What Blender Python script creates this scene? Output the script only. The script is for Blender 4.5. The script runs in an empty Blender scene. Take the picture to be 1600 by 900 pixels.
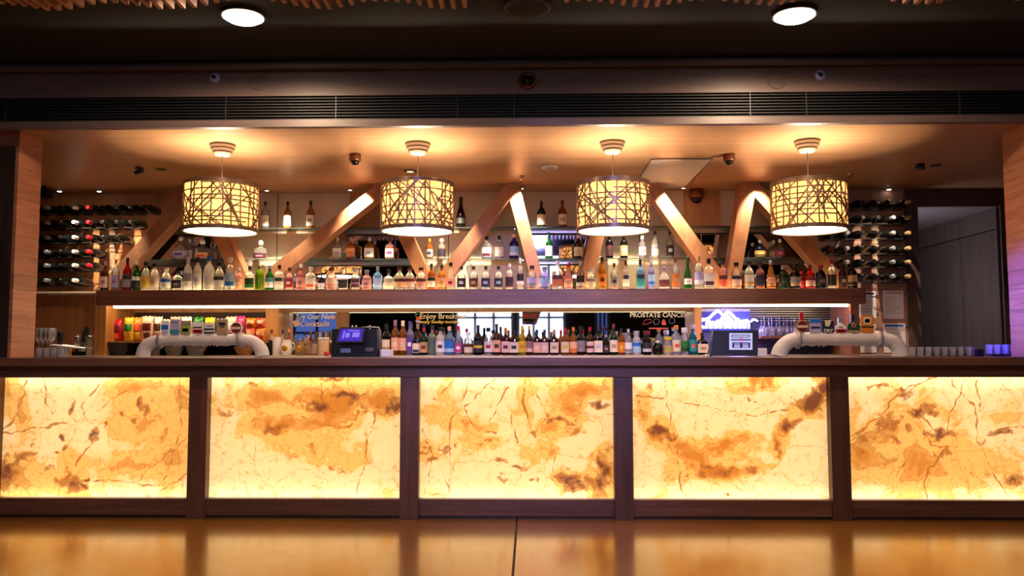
import bpy, bmesh, math, random
from mathutils import Vector, Matrix, noise
R = random.Random(7)
SC = bpy.context.scene
COL = SC.collection

# ------------------------------------------------------------------ camera
FPX = 1300.0
CAM = Vector((0.0966, -5.6998, 1.1447))
YAW, PIT, ROL = math.radians(1.2457), math.radians(4.178), math.radians(-0.073)
FWD = Vector((-math.sin(YAW) * math.cos(PIT), math.cos(YAW) * math.cos(PIT), math.sin(PIT)))
RGT0 = Vector((math.cos(YAW), math.sin(YAW), 0.0))
UP0 = RGT0.cross(FWD)
RGT = math.cos(ROL) * RGT0 + math.sin(ROL) * UP0
UPV = -math.sin(ROL) * RGT0 + math.cos(ROL) * UP0
cd = bpy.data.cameras.new('camera')
cd.sensor_width = 36.0
cd.lens = FPX / 1600.0 * 36.0
cd.clip_start = 0.05
co = bpy.data.objects.new('camera', cd)
m = Matrix((RGT, UPV, -FWD)).transposed().to_4x4()
m.translation = CAM
co.matrix_world = m
COL.objects.link(co)
SC.camera = co

# ------------------------------------------------------------------ world, exposure
w = bpy.data.worlds.new('world')
SC.world = w
w.use_nodes = True
w.node_tree.nodes['Background'].inputs[0].default_value = (0.35, 0.3, 0.4, 1)
w.node_tree.nodes['Background'].inputs[1].default_value = 0.02
SC.view_settings.view_transform = 'Standard'
SC.view_settings.look = 'None'
SC.view_settings.exposure = 0.0
SC.view_settings.gamma = 1.0
SC.view_settings.use_curve_mapping = False

def at(px, py, Y):
    """the point of the plane at depth Y that stands at this place of the photograph"""
    d = FWD + RGT * ((px - 800.0) / FPX) + UPV * ((450.0 - py) / FPX)
    t = (Y - CAM.y) / d.y
    return CAM + d * t

def atz(px, py, Z):
    d = FWD + RGT * ((px - 800.0) / FPX) + UPV * ((450.0 - py) / FPX)
    t = (Z - CAM.z) / d.z
    return CAM + d * t

def ax(px, Y, py=450): return at(px, py, Y).x
def az(py, Y, px=800): return at(px, py, Y).z

def aim(o, target):
    d = Vector(target) - o.location
    o.rotation_euler = d.to_track_quat('-Z', 'Y').to_euler()

def lamp(name, kind, loc, energy, color, size=0.05, target=None, angle=60, blend=0.5):
    l = bpy.data.lights.new(name, kind)
    l.energy = energy
    l.color = color
    if kind == 'AREA':
        l.shape = 'DISK'
        l.size = size
    else:
        l.shadow_soft_size = size
    if kind == 'SPOT':
        l.spot_size = math.radians(angle)
        l.spot_blend = blend
    o = bpy.data.objects.new(name, l)
    o.location = loc
    COL.objects.link(o)
    if target is not None:
        aim(o, target)
    return o

# violet LED on the right pillar, then unseen lamps added to light the bar
lamp('violet_wash', 'SPOT', (2.2, -1.3, 2.5), 1400, (0.05, 0.035, 1.0), 0.06, (3.62, 0.28, 1.40), 24, 0.9)
for i_, x_ in enumerate((-4.2, -1.4, 1.6, 4.4)):
    lamp('room_fill', 'AREA', (x_, -4.6, 3.85), 21, (1.0, 0.74, 0.56), 0.35, (x_, -3.4, 0))  # unseen warm discs added to lift the light on the bar front
lamp('blue_fill', 'SPOT', (0.3, -7.5, 3.6), 1700, (0.42, 0.36, 1.0), 0.2, (0.2, 0.1, 1.4), 26, 1.0)  # unseen blue spot added to tint the bar front and bulkhead

# ------------------------------------------------------------------ materials
def lin(c):
    if isinstance(c, str):
        c = c.lstrip('#')
        c = tuple(int(c[i:i + 2], 16) / 255.0 for i in (0, 2, 4))
    return tuple((x / 12.92 if x <= 0.04045 else ((x + 0.055) / 1.055) ** 2.4) for x in c)

MATS = {}
def newmat(name):
    mt = bpy.data.materials.new(name)
    mt.use_nodes = True
    nt = mt.node_tree
    for n in list(nt.nodes):
        nt.nodes.remove(n)
    out = nt.nodes.new('ShaderNodeOutputMaterial')
    return mt, nt, out

def N(nt, kind, **kw):
    n = nt.nodes.new(kind)
    for k, v in kw.items():
        if k.startswith('i_'):
            key = k[2:]
            key = int(key) if key.isdigit() else key.replace('_', ' ')
            n.inputs[key].default_value = v
        else:
            setattr(n, k, v)
    return n

def rgba(c): return (c[0], c[1], c[2], 1.0)

def mat(name, color='#808080', rough=0.5, metal=0.0, emit=None, estr=0.0, bump=0.0, bscale=60.0, vary=0.08, spec=0.5, coat=0.0):
    if name in MATS: return MATS[name]
    mt, nt, out = newmat(name)
    p = N(nt, 'ShaderNodeBsdfPrincipled')
    p.inputs['Roughness'].default_value = rough
    p.inputs['Metallic'].default_value = metal
    p.inputs['Specular IOR Level'].default_value = spec
    p.inputs['Coat Weight'].default_value = coat
    c = lin(color)
    tc = N(nt, 'ShaderNodeTexCoord')
    nz = N(nt, 'ShaderNodeTexNoise')
    nz.inputs['Scale'].default_value = bscale
    nz.inputs['Detail'].default_value = 3.0
    nt.links.new(tc.outputs['Object'], nz.inputs['Vector'])
    mx = N(nt, 'ShaderNodeMix', data_type='RGBA')
    mx.inputs[6].default_value = rgba(tuple(x * (1 - vary) for x in c))
    mx.inputs[7].default_value = rgba(tuple(min(1, x * (1 + vary)) for x in c))
    nt.links.new(nz.outputs['Fac'], mx.inputs[0])
    nt.links.new(mx.outputs[2], p.inputs['Base Color'])
    if bump:
        b = N(nt, 'ShaderNodeBump')
        b.inputs['Strength'].default_value = bump
        b.inputs['Distance'].default_value = 0.01
        nt.links.new(nz.outputs['Fac'], b.inputs['Height'])
        nt.links.new(b.outputs['Normal'], p.inputs['Normal'])
    if emit:
        p.inputs['Emission Color'].default_value = rgba(lin(emit))
        p.inputs['Emission Strength'].default_value = estr
    nt.links.new(p.outputs[0], out.inputs[0])
    MATS[name] = mt
    return mt

def glow(name, color, strength):
    if name in MATS: return MATS[name]
    mt, nt, out = newmat(name)
    e = N(nt, 'ShaderNodeEmission')
    e.inputs[0].default_value = rgba(lin(color))
    e.inputs[1].default_value = strength
    nt.links.new(e.outputs[0], out.inputs[0])
    MATS[name] = mt
    return mt

def wood(name, dark, light, scale=(1, 1, 1), rough=0.45, grain=3.0, coat=0.0, spec=0.5):
    """grain runs along the axis whose scale is smallest"""
    if name in MATS: return MATS[name]
    mt, nt, out = newmat(name)
    p = N(nt, 'ShaderNodeBsdfPrincipled')
    p.inputs['Roughness'].default_value = rough
    p.inputs['Specular IOR Level'].default_value = spec
    p.inputs['Coat Weight'].default_value = coat
    p.inputs['Coat Roughness'].default_value = 0.2
    g = N(nt, 'ShaderNodeNewGeometry')
    oi = N(nt, 'ShaderNodeObjectInfo')
    ad = N(nt, 'ShaderNodeVectorMath', operation='MULTIPLY_ADD')
    comb = N(nt, 'ShaderNodeCombineXYZ')
    nt.links.new(oi.outputs['Random'], comb.inputs[0])
    nt.links.new(oi.outputs['Random'], comb.inputs[1])
    nt.links.new(oi.outputs['Random'], comb.inputs[2])
    ad.inputs[1].default_value = (37.0, 23.0, 51.0)
    nt.links.new(comb.outputs[0], ad.inputs[0])
    nt.links.new(g.outputs['Position'], ad.inputs[2])
    mp = N(nt, 'ShaderNodeMapping')
    mp.inputs['Scale'].default_value = scale
    nt.links.new(ad.outputs[0], mp.inputs['Vector'])
    n1 = N(nt, 'ShaderNodeTexNoise')
    n1.inputs['Scale'].default_value = grain
    n1.inputs['Detail'].default_value = 6.0
    n1.inputs['Roughness'].default_value = 0.6
    n1.inputs['Distortion'].default_value = 0.6
    nt.links.new(mp.outputs[0], n1.inputs['Vector'])
    n2 = N(nt, 'ShaderNodeTexNoise')
    n2.inputs['Scale'].default_value = grain * 9
    n2.inputs['Detail'].default_value = 3.0
    nt.links.new(mp.outputs[0], n2.inputs['Vector'])
    mx = N(nt, 'ShaderNodeMath', operation='MULTIPLY_ADD')
    nt.links.new(n2.outputs['Fac'], mx.inputs[0])
    mx.inputs[1].default_value = 0.35
    nt.links.new(n1.outputs['Fac'], mx.inputs[2])
    rp = N(nt, 'ShaderNodeValToRGB')
    rp.color_ramp.elements[0].position = 0.42
    rp.color_ramp.elements[0].color = rgba(lin(dark))
    rp.color_ramp.elements[1].position = 0.9
    rp.color_ramp.elements[1].color = rgba(lin(light))
    nt.links.new(mx.outputs[0], rp.inputs[0])
    hs = N(nt, 'ShaderNodeHueSaturation')
    mr = N(nt, 'ShaderNodeMapRange')
    mr.inputs[3].default_value = 0.8
    mr.inputs[4].default_value = 1.2
    nt.links.new(oi.outputs['Random'], mr.inputs[0])
    nt.links.new(mr.outputs[0], hs.inputs['Value'])
    nt.links.new(rp.outputs[0], hs.inputs['Color'])
    nt.links.new(hs.outputs[0], p.inputs['Base Color'])
    b = N(nt, 'ShaderNodeBump')
    b.inputs['Strength'].default_value = 0.12
    b.inputs['Distance'].default_value = 0.004
    nt.links.new(n2.outputs['Fac'], b.inputs['Height'])
    nt.links.new(b.outputs['Normal'], p.inputs['Normal'])
    nt.links.new(p.outputs[0], out.inputs[0])
    MATS[name] = mt
    return mt

def glass(name, color, solid=0.35, rough=0.06, gloss=0.9):
    """coloured bottle glass: mostly see-through, partly scattering, glossy at the rim"""
    if name in MATS: return MATS[name]
    mt, nt, out = newmat(name)
    c = rgba(lin(color))
    tr = N(nt, 'ShaderNodeBsdfTransparent'); tr.inputs[0].default_value = c
    tl = N(nt, 'ShaderNodeBsdfTranslucent'); tl.inputs[0].default_value = c
    df = N(nt, 'ShaderNodeBsdfDiffuse'); df.inputs[0].default_value = c
    m1 = N(nt, 'ShaderNodeMixShader'); m1.inputs[0].default_value = 0.5
    nt.links.new(tl.outputs[0], m1.inputs[1]); nt.links.new(df.outputs[0], m1.inputs[2])
    m2 = N(nt, 'ShaderNodeMixShader'); m2.inputs[0].default_value = solid
    nt.links.new(tr.outputs[0], m2.inputs[1]); nt.links.new(m1.outputs[0], m2.inputs[2])
    gl = N(nt, 'ShaderNodeBsdfGlossy'); gl.inputs['Roughness'].default_value = rough
    gl.inputs[0].default_value = (gloss, gloss, gloss, 1)
    lw = N(nt, 'ShaderNodeFresnel'); lw.inputs[0].default_value = 1.42
    m3 = N(nt, 'ShaderNodeMixShader')
    nt.links.new(lw.outputs[0], m3.inputs[0])
    nt.links.new(m2.outputs[0], m3.inputs[1]); nt.links.new(gl.outputs[0], m3.inputs[2])
    nt.links.new(m3.outputs[0], out.inputs[0])
    MATS[name] = mt
    return mt

def mirror_mat(name, tint=0.72):
    if name in MATS: return MATS[name]
    mt, nt, out = newmat(name)
    gl = N(nt, 'ShaderNodeBsdfGlossy')
    gl.inputs[0].default_value = (tint, tint, tint * 1.04, 1)
    gl.inputs['Roughness'].default_value = 0.02
    nt.links.new(gl.outputs[0], out.inputs[0])
    MATS[name] = mt
    return mt

M_WALNUT = wood('walnut', '#4a2e24', '#7c5244', (0.35, 6, 6), 0.4)
M_WALNUT_V = wood('walnut_upright', '#4a2e26', '#70493a', (6, 6, 0.35), 0.4)
M_PLANK = wood('pillar_plank', '#8a5640', '#c08668', (0.5, 0.5, 7), 0.45)
M_BEAM = wood('beam_timber', '#9e6a46', '#c68c66', (3, 3, 1.0), 0.45)
M_VENEER = wood('ceiling_veneer', '#a87a54', '#c4966c', (0.25, 5, 5), 0.34, 2.0, 0.0, 0.5)
M_SHELF = wood('shelf_walnut', '#5a382c', '#8a5a48', (0.35, 6, 6), 0.4)
M_NICHE = wood('niche_oak', '#a06a36', '#c88e52', (5, 5, 0.4), 0.45)
M_WINEWALL = wood('wine_wall_veneer', '#b47648', '#d09a68', (5, 5, 0.4), 0.5)
M_LOWERWALL = wood('lower_wall_veneer', '#8a5638', '#a87248', (5, 5, 0.4), 0.5)
M_BATTEN = wood('batten_pine', '#a06a44', '#c8946a', (5, 0.4, 5), 0.55)
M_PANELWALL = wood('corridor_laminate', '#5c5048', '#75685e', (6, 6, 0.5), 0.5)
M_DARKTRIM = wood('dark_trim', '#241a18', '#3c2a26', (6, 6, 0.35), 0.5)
M_TRIM2 = wood('umber_trim', '#4c3c3a', '#604c48', (0.35, 6, 6), 0.5)
M_HEADER = wood('header_laminate', '#65534f', '#7a6664', (0.3, 6, 6), 0.42)
M_BLACK = mat('soffit_black', '#1b1a1b', 0.85)
M_BLACKMETAL = mat('black_metal', '#2c2c2f', 0.45)
M_CREAM = mat('cream_plaster', '#d8c0aa', 0.8, vary=0.05, bscale=8)
M_WHITE = mat('white_paint', '#e8e2da', 0.5)
M_CHROME = mat('chrome', '#c8c8cc', 0.2, 1.0)
M_STEEL = mat('brushed_steel', '#a09a98', 0.3, 1.0)
M_DARK = mat('dark_recess', '#171312', 0.8)
M_BLACKPL = mat('black_plastic', '#0b0a0c', 0.5, spec=0.3)
M_COPPER = mat('copper_housing', '#7a4a30', 0.35, 0.6)
M_PAPER = mat('white_paper', '#e6dfe2', 0.7)
M_INK = mat('grey_ink', '#6a6a78', 0.8)

# ------------------------------------------------------------------ mesh helpers
ORIGIN = {}
def origin(o):
    return ORIGIN.get(o.name, Vector((0, 0, 0))) if o is not None else Vector((0, 0, 0))

def thing(name, label, cat, loc=(0, 0, 0), group=None, kind=None):
    o = bpy.data.objects.new(name, None)
    o.location = loc
    COL.objects.link(o)
    o['label'] = label
    o['category'] = cat
    if group: o['group'] = group
    if kind: o['kind'] = kind
    ORIGIN[o.name] = Vector(loc)
    return o

def tag(o, label, cat=None, group=None, kind=None):
    o['label'] = label
    if cat: o['category'] = cat
    if group: o['group'] = group
    if kind: o['kind'] = kind
    return o

def mesh_obj(name, verts, faces, material, parent=None, smooth=False):
    """world coordinates in; the origin is the parent's, or the base centre of a thing of one mesh"""
    if parent is None:
        xs = [v[0] for v in verts]; ys = [v[1] for v in verts]; zs = [v[2] for v in verts]
        org = Vector(((min(xs) + max(xs)) / 2, (min(ys) + max(ys)) / 2, min(zs)))
    else:
        org = origin(parent)
    me = bpy.data.meshes.new(name)
    me.from_pydata([(v[0] - org.x, v[1] - org.y, v[2] - org.z) for v in verts], [], faces)
    me.materials.append(material)
    if smooth:
        me.polygons.foreach_set('use_smooth', [True] * len(me.polygons))
    bm = bmesh.new(); bm.from_mesh(me)
    bmesh.ops.recalc_face_normals(bm, faces=bm.faces)
    bm.to_mesh(me); bm.free()
    me.update()
    return link(name, me, parent, org)

def link(name, me, parent=None, org=None):
    o = bpy.data.objects.new(name, me)
    COL.objects.link(o)
    if parent is not None:
        o.parent = parent
        ORIGIN[o.name] = origin(parent)
    else:
        o.location = org if org is not None else (0, 0, 0)
        ORIGIN[o.name] = Vector(o.location)
    return o

class MB:
    def __init__(s):
        s.v = []; s.f = []
    def quadbox(s, p):          # 8 points: bottom 4 then top 4
        b = len(s.v); s.v += [tuple(q) for q in p]
        s.f += [(b, b + 3, b + 2, b + 1), (b + 4, b + 5, b + 6, b + 7)] + [(b + i, b + (i + 1) % 4, b + 4 + (i + 1) % 4, b + 4 + i) for i in range(4)]
        return s
    def box(s, x0, x1, y0, y1, z0, z1):
        return s.quadbox([(x0, y0, z0), (x1, y0, z0), (x1, y1, z0), (x0, y1, z0), (x0, y0, z1), (x1, y0, z1), (x1, y1, z1), (x0, y1, z1)])
    def prism(s, poly, y0, y1):  # poly of (x, z), extruded along Y
        n = len(poly); b = len(s.v)
        s.v += [(x, y0, z) for x, z in poly] + [(x, y1, z) for x, z in poly]
        s.f += [tuple(range(b, b + n)), tuple(range(b + 2 * n - 1, b + n - 1, -1))]
        s.f += [(b + i, b + (i + 1) % n, b + n + (i + 1) % n, b + n + i) for i in range(n)]
        return s
    def lathe(s, prof, c=(0, 0, 0), n=16, axis='z', sx=1, sy=1, power=None):
        b = len(s.v)
        for r, z in prof:
            for i in range(n):
                a = 2 * math.pi * (i + 0.5) / n
                ca, sa = math.cos(a), math.sin(a)
                k = 1.0
                if power: k = (abs(ca) ** power + abs(sa) ** power) ** (-1.0 / power)
                x, y = r * k * ca * sx, r * k * sa * sy
                if axis == 'z': q = (c[0] + x, c[1] + y, c[2] + z)
                elif axis == 'y': q = (c[0] + x, c[1] + z, c[2] + y)
                else: q = (c[0] + z, c[1] + x, c[2] + y)
                s.v.append(q)
        m_ = len(prof)
        for j in range(m_ - 1):
            for i in range(n):
                s.f.append((b + j * n + i, b + j * n + (i + 1) % n, b + (j + 1) * n + (i + 1) % n, b + (j + 1) * n + i))
        s.f.append(tuple(b + i for i in range(n - 1, -1, -1)))
        s.f.append(tuple(b + (m_ - 1) * n + i for i in range(n)))
        return s
    def tube(s, pts, r, n=8, closed=False):
        pts = [Vector(p) for p in pts]
        b = len(s.v); m_ = len(pts)
        rs = r if isinstance(r, (list, tuple)) else [r] * m_
        ref = Vector((0, 1, 0))
        for k, p in enumerate(pts):
            if closed: t = pts[(k + 1) % m_] - pts[k - 1]
            else: t = pts[min(k + 1, m_ - 1)] - pts[max(k - 1, 0)]
            t.normalize()
            rf = ref if abs(t.dot(ref)) < 0.95 else Vector((1, 0, 0))
            u = t.cross(rf).normalized(); v = t.cross(u).normalized()
            for i in range(n):
                a = 2 * math.pi * i / n
                s.v.append(tuple(p + (u * math.cos(a) + v * math.sin(a)) * rs[k]))
        for k in range(m_ if closed else m_ - 1):
            k2 = (k + 1) % m_
            for i in range(n):
                s.f.append((b + k * n + i, b + k * n + (i + 1) % n, b + k2 * n + (i + 1) % n, b + k2 * n + i))
        if not closed:
            s.f.append(tuple(b + i for i in range(n - 1, -1, -1)))
            s.f.append(tuple(b + (m_ - 1) * n + i for i in range(n)))
        return s
    def build(s, name, material, parent=None, smooth=False):
        return mesh_obj(name, s.v, s.f, material, parent, smooth)

def box(name, x0, x1, y0, y1, z0, z1, material, parent=None, bev=0.0):
    o = MB().box(x0, x1, y0, y1, z0, z1).build(name, material, parent)
    if bev:
        bm = bmesh.new(); bm.from_mesh(o.data)
        bmesh.ops.bevel(bm, geom=list(bm.edges), offset=bev, segments=2, affect='EDGES', profile=0.5)
        bm.to_mesh(o.data); bm.free()
    return o

def autosmooth(o, ang=40):
    me = o.data
    me.polygons.foreach_set('use_smooth', [True] * len(me.polygons))
    try:
        me.set_sharp_from_angle(angle=math.radians(ang))
    except Exception:
        pass

def struct(o, label=None):
    o['kind'] = 'structure'
    if label: o['label'] = label
    return o

ORD = ['zeroth', 'first', 'second', 'third', 'fourth', 'fifth', 'sixth', 'seventh', 'eighth', 'ninth', 'tenth']
def nth(i):
    if i <= 10: return ORD[i]
    return '%d%s' % (i, 'th' if 10 < i % 100 < 14 else {1: 'st', 2: 'nd', 3: 'rd'}.get(i % 10, 'th'))

# ------------------------------------------------------------------ the main measures
YB = 2.62                      # back wall of the bar alcove
YS = 2.0                       # front of the long timber shelf and back counter
ZC = az(195.5, 0.10)           # underside of the bulkhead, alcove ceiling
ZTOP = 1.085                   # bar top
ZBACK = 1.085                  # back counter
ZSH = az(451.5, YS)            # top of the long shelf
ZSHB = az(476, YS)
ZSOF = az(92, -0.14)           # black soffit in front of the bar
XR_D0, XR_D1 = ax(1428, YB), ax(1566, YB)   # doorway
XL, XRT = -8.0, 8.0
YREAR = -10.0

# ------------------------------------------------------------------ structure
def floor_mat():
    mt, nt, out = newmat('polished_concrete')
    p = N(nt, 'ShaderNodeBsdfPrincipled')
    g = N(nt, 'ShaderNodeNewGeometry')
    n1 = N(nt, 'ShaderNodeTexNoise'); n1.inputs['Scale'].default_value = 1.6; n1.inputs['Detail'].default_value = 7
    n2 = N(nt, 'ShaderNodeTexNoise'); n2.inputs['Scale'].default_value = 9; n2.inputs['Detail'].default_value = 5; n2.inputs['Distortion'].default_value = 1.0
    for n in (n1, n2): nt.links.new(g.outputs['Position'], n.inputs['Vector'])
    ad = N(nt, 'ShaderNodeMath', operation='MULTIPLY_ADD'); ad.inputs[1].default_value = 0.15
    nt.links.new(n2.outputs['Fac'], ad.inputs[0]); nt.links.new(n1.outputs['Fac'], ad.inputs[2])
    rp = N(nt, 'ShaderNodeValToRGB')
    rp.color_ramp.elements[0].position = 0.35; rp.color_ramp.elements[0].color = rgba(lin('#7a5224'))
    rp.color_ramp.elements[1].position = 0.8; rp.color_ramp.elements[1].color = rgba(lin('#92662e'))
    nt.links.new(ad.outputs[0], rp.inputs[0]); nt.links.new(rp.outputs[0], p.inputs['Base Color'])
    mr = N(nt, 'ShaderNodeMapRange'); mr.inputs[1].default_value = 0.3; mr.inputs[2].default_value = 0.7; mr.inputs[3].default_value = 0.20; mr.inputs[4].default_value = 0.25
    nt.links.new(n2.outputs['Fac'], mr.inputs[0]); nt.links.new(mr.outputs[0], p.inputs['Roughness'])
    p.inputs['Specular IOR Level'].default_value = 0.65
    p.inputs['Coat Weight'].default_value = 0.6; p.inputs['Coat Roughness'].default_value = 0.15; p.inputs['Coat Tint'].default_value = (1.0, 0.86, 0.62, 1); p.inputs['Specular Tint'].default_value = (1.0, 0.76, 0.42, 1)
    nt.links.new(p.outputs[0], out.inputs[0])
    return mt
M_FLOOR = floor_mat()
xj = atz(805, 850, 0).x
fl = struct(box('floor', XL, XRT, YREAR - 0.2, 6.0, -0.12, -0.006, mat('floor_joint', '#2a2018', 0.8)), 'concrete floor')
box('slab', XL, xj - 0.007, YREAR - 0.1, 5.9, -0.006, 0.0, M_FLOOR, fl)
box('slab', xj + 0.007, XRT, YREAR - 0.1, 5.9, -0.006, 0.0, M_FLOOR, fl)

struct(box('wall_left', XL - 0.15, XL, YREAR, 6, 0, 4.0, M_DARKTRIM))
struct(box('wall_right', XRT, XRT + 0.15, YREAR, 6, 0, 4.0, M_DARKTRIM))

# main ceiling, soffit before the bar, alcove ceiling
ce = struct(box('ceiling', XL, XRT, YREAR, -3.2, 3.9, 4.05, M_BLACK))
so = struct(box('ceiling_soffit', XL, XRT, -3.2, 0.1, ZSOF, 4.0, M_BLACK))
# battens, their ends cut along a wave
XB0 = atz(-30, 8, ZSOF - 0.13).x
sl_me = {}
k = 0
x = XB0
BZ1, BZ0 = ZSOF - 0.015, ZSOF - 0.135
def wave_y(px):
    a = 9 + 10 * math.sin((px - 60) / 92.0 * math.pi + 0.2) if px < 330 else 0
    pts = [(-40, 6), (0, 6), (50, 12), (82, 18), (120, 14), (150, 7), (180, 5), (205, 8), (255, 15), (300, 13), (330, 7), (355, 1), (400, -1), (440, 4), (475, 12), (515, 15), (545, 9), (575, 2),
           (600, 2), (640, 5), (675, 13), (705, 15), (730, 12), (745, -6), (860, -6), (875, 5), (900, 2), (930, 2), (965, 7), (1000, 12), (1020, 12), (1045, 7), (1075, 2), (1110, 0), (1140, 3),
           (1170, 6), (1195, 9), (1215, 8), (1240, 3), (1265, -4), (1375, -4), (1390, 1), (1410, 6), (1440, 8), (1465, 6), (1490, -1), (1520, -6), (1575, -4), (1587, 2), (1600, -2), (1640, 6)]
    for (a0, b0), (a1, b1) in zip(pts, pts[1:]):
        if a0 <= px <= a1: return b0 + (b1 - b0) * (px - a0) / (a1 - a0)
    return -5
px = -30.0
while px < 1640:
    py = wave_y(px)
    e = atz(px, py, BZ0)
    MB().box(e.x - 0.011, e.x + 0.011, -3.15, e.y, BZ0, BZ1).build('slat', M_BATTEN, so)
    px += 17.6
# bulkhead over the bar
Z1, Z2, Z3, Z4 = az(106, -0.06), az(147, -0.06), az(184.5, -0.06), ZC
ZBH = az(195.5, -0.06)
bh = struct(box('trim_1', XL, XRT, -0.02, -0.004, ZBH, ZSOF, M_HEADER), 'brown laminate bulkhead over the bar')
box('top_moulding', XL, XRT, -0.12, -0.02, Z1, ZSOF, M_TRIM2, bh)
box('ledge', XL, XRT, -0.17, -0.12, ZSOF - 0.055, ZSOF - 0.035, M_HEADER, bh)
box('fascia', XL, XRT, -0.06, -0.02, Z2, Z1, M_HEADER, bh)
box('bottom_strip', XL, XRT, -0.06, -0.02, ZBH, Z3, M_HEADER, bh)
# air grille
gr = thing('air_grille', 'long black louvred air grille in the bulkhead above the bar', 'vent', (0, -0.03, Z3))
MB().box(-6.5, 6.5, -0.03, -0.021, Z3, Z2).build('backing', M_BLACKMETAL, gr)
for i in range(8):
    z = Z3 + (i + 0.5) * (Z2 - Z3) / 8
    MB().quadbox([(-6.5, -0.062, z - 0.010), (6.5, -0.062, z - 0.010), (6.5, -0.031, z + 0.004), (-6.5, -0.031, z + 0.004),
                  (-6.5, -0.062, z - 0.006), (6.5, -0.062, z - 0.006), (6.5, -0.031, z + 0.008), (-6.5, -0.031, z + 0.008)]).build('louver', M_BLACKMETAL, gr)
for px in (8, 353, 525, 715, 803, 1172, 1260, 1500):
    xx = ax(px, -0.06, 166)
    MB().box(xx - 0.003, xx + 0.003, -0.065, -0.03, Z3, Z2).build('divider', M_BLACKMETAL, gr)

# alcove ceiling and walls
struct(box('ceiling_alcove', XL, XRT, -0.004, YB, ZC, ZC + 0.1, M_VENEER))
XWL, XWR = ax(285, YB), ax(1318, YB)
ZMID = ZSH
wb = struct(box('wall_back', XL, XR_D0, YB, YB + 0.15, 0, ZC, M_CREAM))
box('veneer_panel', ax(-30, YB), XWL, YB - 0.012, YB, ZSH, ZC, M_WINEWALL, wb)
box('veneer_panel', XWR, XR_D0, YB - 0.012, YB, ZBACK, ZC, mat('wine_wall_mauve', '#a47864', 0.55, vary=0.06, bscale=5), wb)
box('veneer_panel', ax(-30, YB), ax(150, YB), YB - 0.012, YB, ZBACK, ZSH, M_LOWERWALL, wb)
# wood-veneer patches high on the wall
box('veneer_panel', ax(1070, YB), ax(1128, YB), YB - 0.012, YB, az(354, YB, 1100), ZC, M_WINEWALL, wb)
box('veneer_panel', ax(545, YB), ax(612, YB), YB - 0.012, YB, az(354, YB, 1100), ZC, M_WINEWALL, wb)
# wall parts right of the doorway, and the corridor
struct(box('wall_corridor', XR_D1, XR_D1 + 0.15, YB, 5.2, 0, ZC, M_PANELWALL))
ZDH = az(323, YB, 1500)  # reflection of a music notice across the room, painted onto the mirror
struct(box('trim_2', XR_D0 - 0.02, XRT, YB - 0.03, YB + 0.02, ZDH, ZC, M_TRIM2), 'dark header over the corridor opening')
struct(box('trim_3', ax(1416, YB), ax(1434, YB), YB - 0.06, YB + 0.1, 0, ZC, M_TRIM2), 'dark upright beside the corridor opening')
struct(box('trim_4', ax(1566, YB), XRT, YB - 0.03, YB + 0.02, 0, ZDH, M_TRIM2), 'dark upright right of the corridor opening')
struct(box('ceiling_corridor', XR_D0 - 0.8, XR_D1, YB + 0.02, 5.2, ZDH, ZDH + 0.1, mat('corridor_ceiling', '#8d8684', 0.8)))
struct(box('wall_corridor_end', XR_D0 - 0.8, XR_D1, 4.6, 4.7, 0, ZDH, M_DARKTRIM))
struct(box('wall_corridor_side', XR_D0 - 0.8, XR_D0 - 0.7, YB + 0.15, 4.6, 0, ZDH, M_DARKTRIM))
# panel joints of the corridor wall: real grooves as thin recessed strips
yj = YB + 0.75
lam = bpy.data.objects['wall_corridor']; lam.data.materials[0] = M_DARK
z_j = az(357, YB, 1560)
for (a, b, z0, z1) in ((YB + 0.03, yj - 0.006, 0, z_j - 0.006), (yj + 0.006, 4.58, 0, z_j - 0.006), (YB + 0.03, yj - 0.006, z_j + 0.006, ZDH), (yj + 0.006, 4.58, z_j + 0.006, ZDH)):
    box('panel', XR_D1 - 0.012, XR_D1, a, b, z0, z1, M_PANELWALL, lam)
lamp('corridor_fill', 'POINT', (XR_D1 - 0.95, YB + 0.3, 1.75), 14.0, (0.86, 0.78, 1.0), 0.1)  # unseen point light added for the violet light entering from the front

# pillars of stacked planks
YP0, YP1 = 0.14, 0.42
def pillar(name, x0, x1, label, cuts):
    st = struct(box(name, x0 + 0.01, x1 - 0.01, YP0 + 0.01, YP1 - 0.01, ZTOP, ZC - 0.001, M_DARKTRIM), label)
    zs = [ZTOP] + [az(c, YP1) for c in cuts] + [ZC - 0.002]
    for z0, z1 in zip(zs, zs[1:]):
        box('plank', x0 - R.uniform(0, 0.003), x1 + R.uniform(0, 0.003), YP0 - R.uniform(0, 0.003), YP1, z0 + 0.0008, z1 - 0.0008, M_PLANK, st)
    box('front_board', x0 - .004, x1 - .02 if x0 < 0 else x1, YP0 - .012, YP0 - .004, ZTOP, ZC - .12, M_DARKTRIM, st)
XP = ax(60, YP1, 380)
pillar('wall_pillar_left', -3.98, XP, 'plank-clad pillar beside the wine rack', (534, 512, 479, 454, 430, 402, 372, 350, 316, 292, 268, 246, 224))
XP2 = ax(1573, YP1, 380)
pillar('wall_pillar_right', XP2, XP2 + 0.4, 'plank-clad pillar beside the corridor opening', (536, 510, 486, 455, 428, 400, 372, 348, 318, 290, 262, 240, 214))
struct(box('wall_front_left', XL, -3.98, 0.13, 0.3, ZTOP, ZC, M_DARKTRIM))
struct(box('wall_front_right', XP2 + 0.4, XRT, 0.13, 0.3, ZTOP, ZC, M_DARKTRIM))

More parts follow.
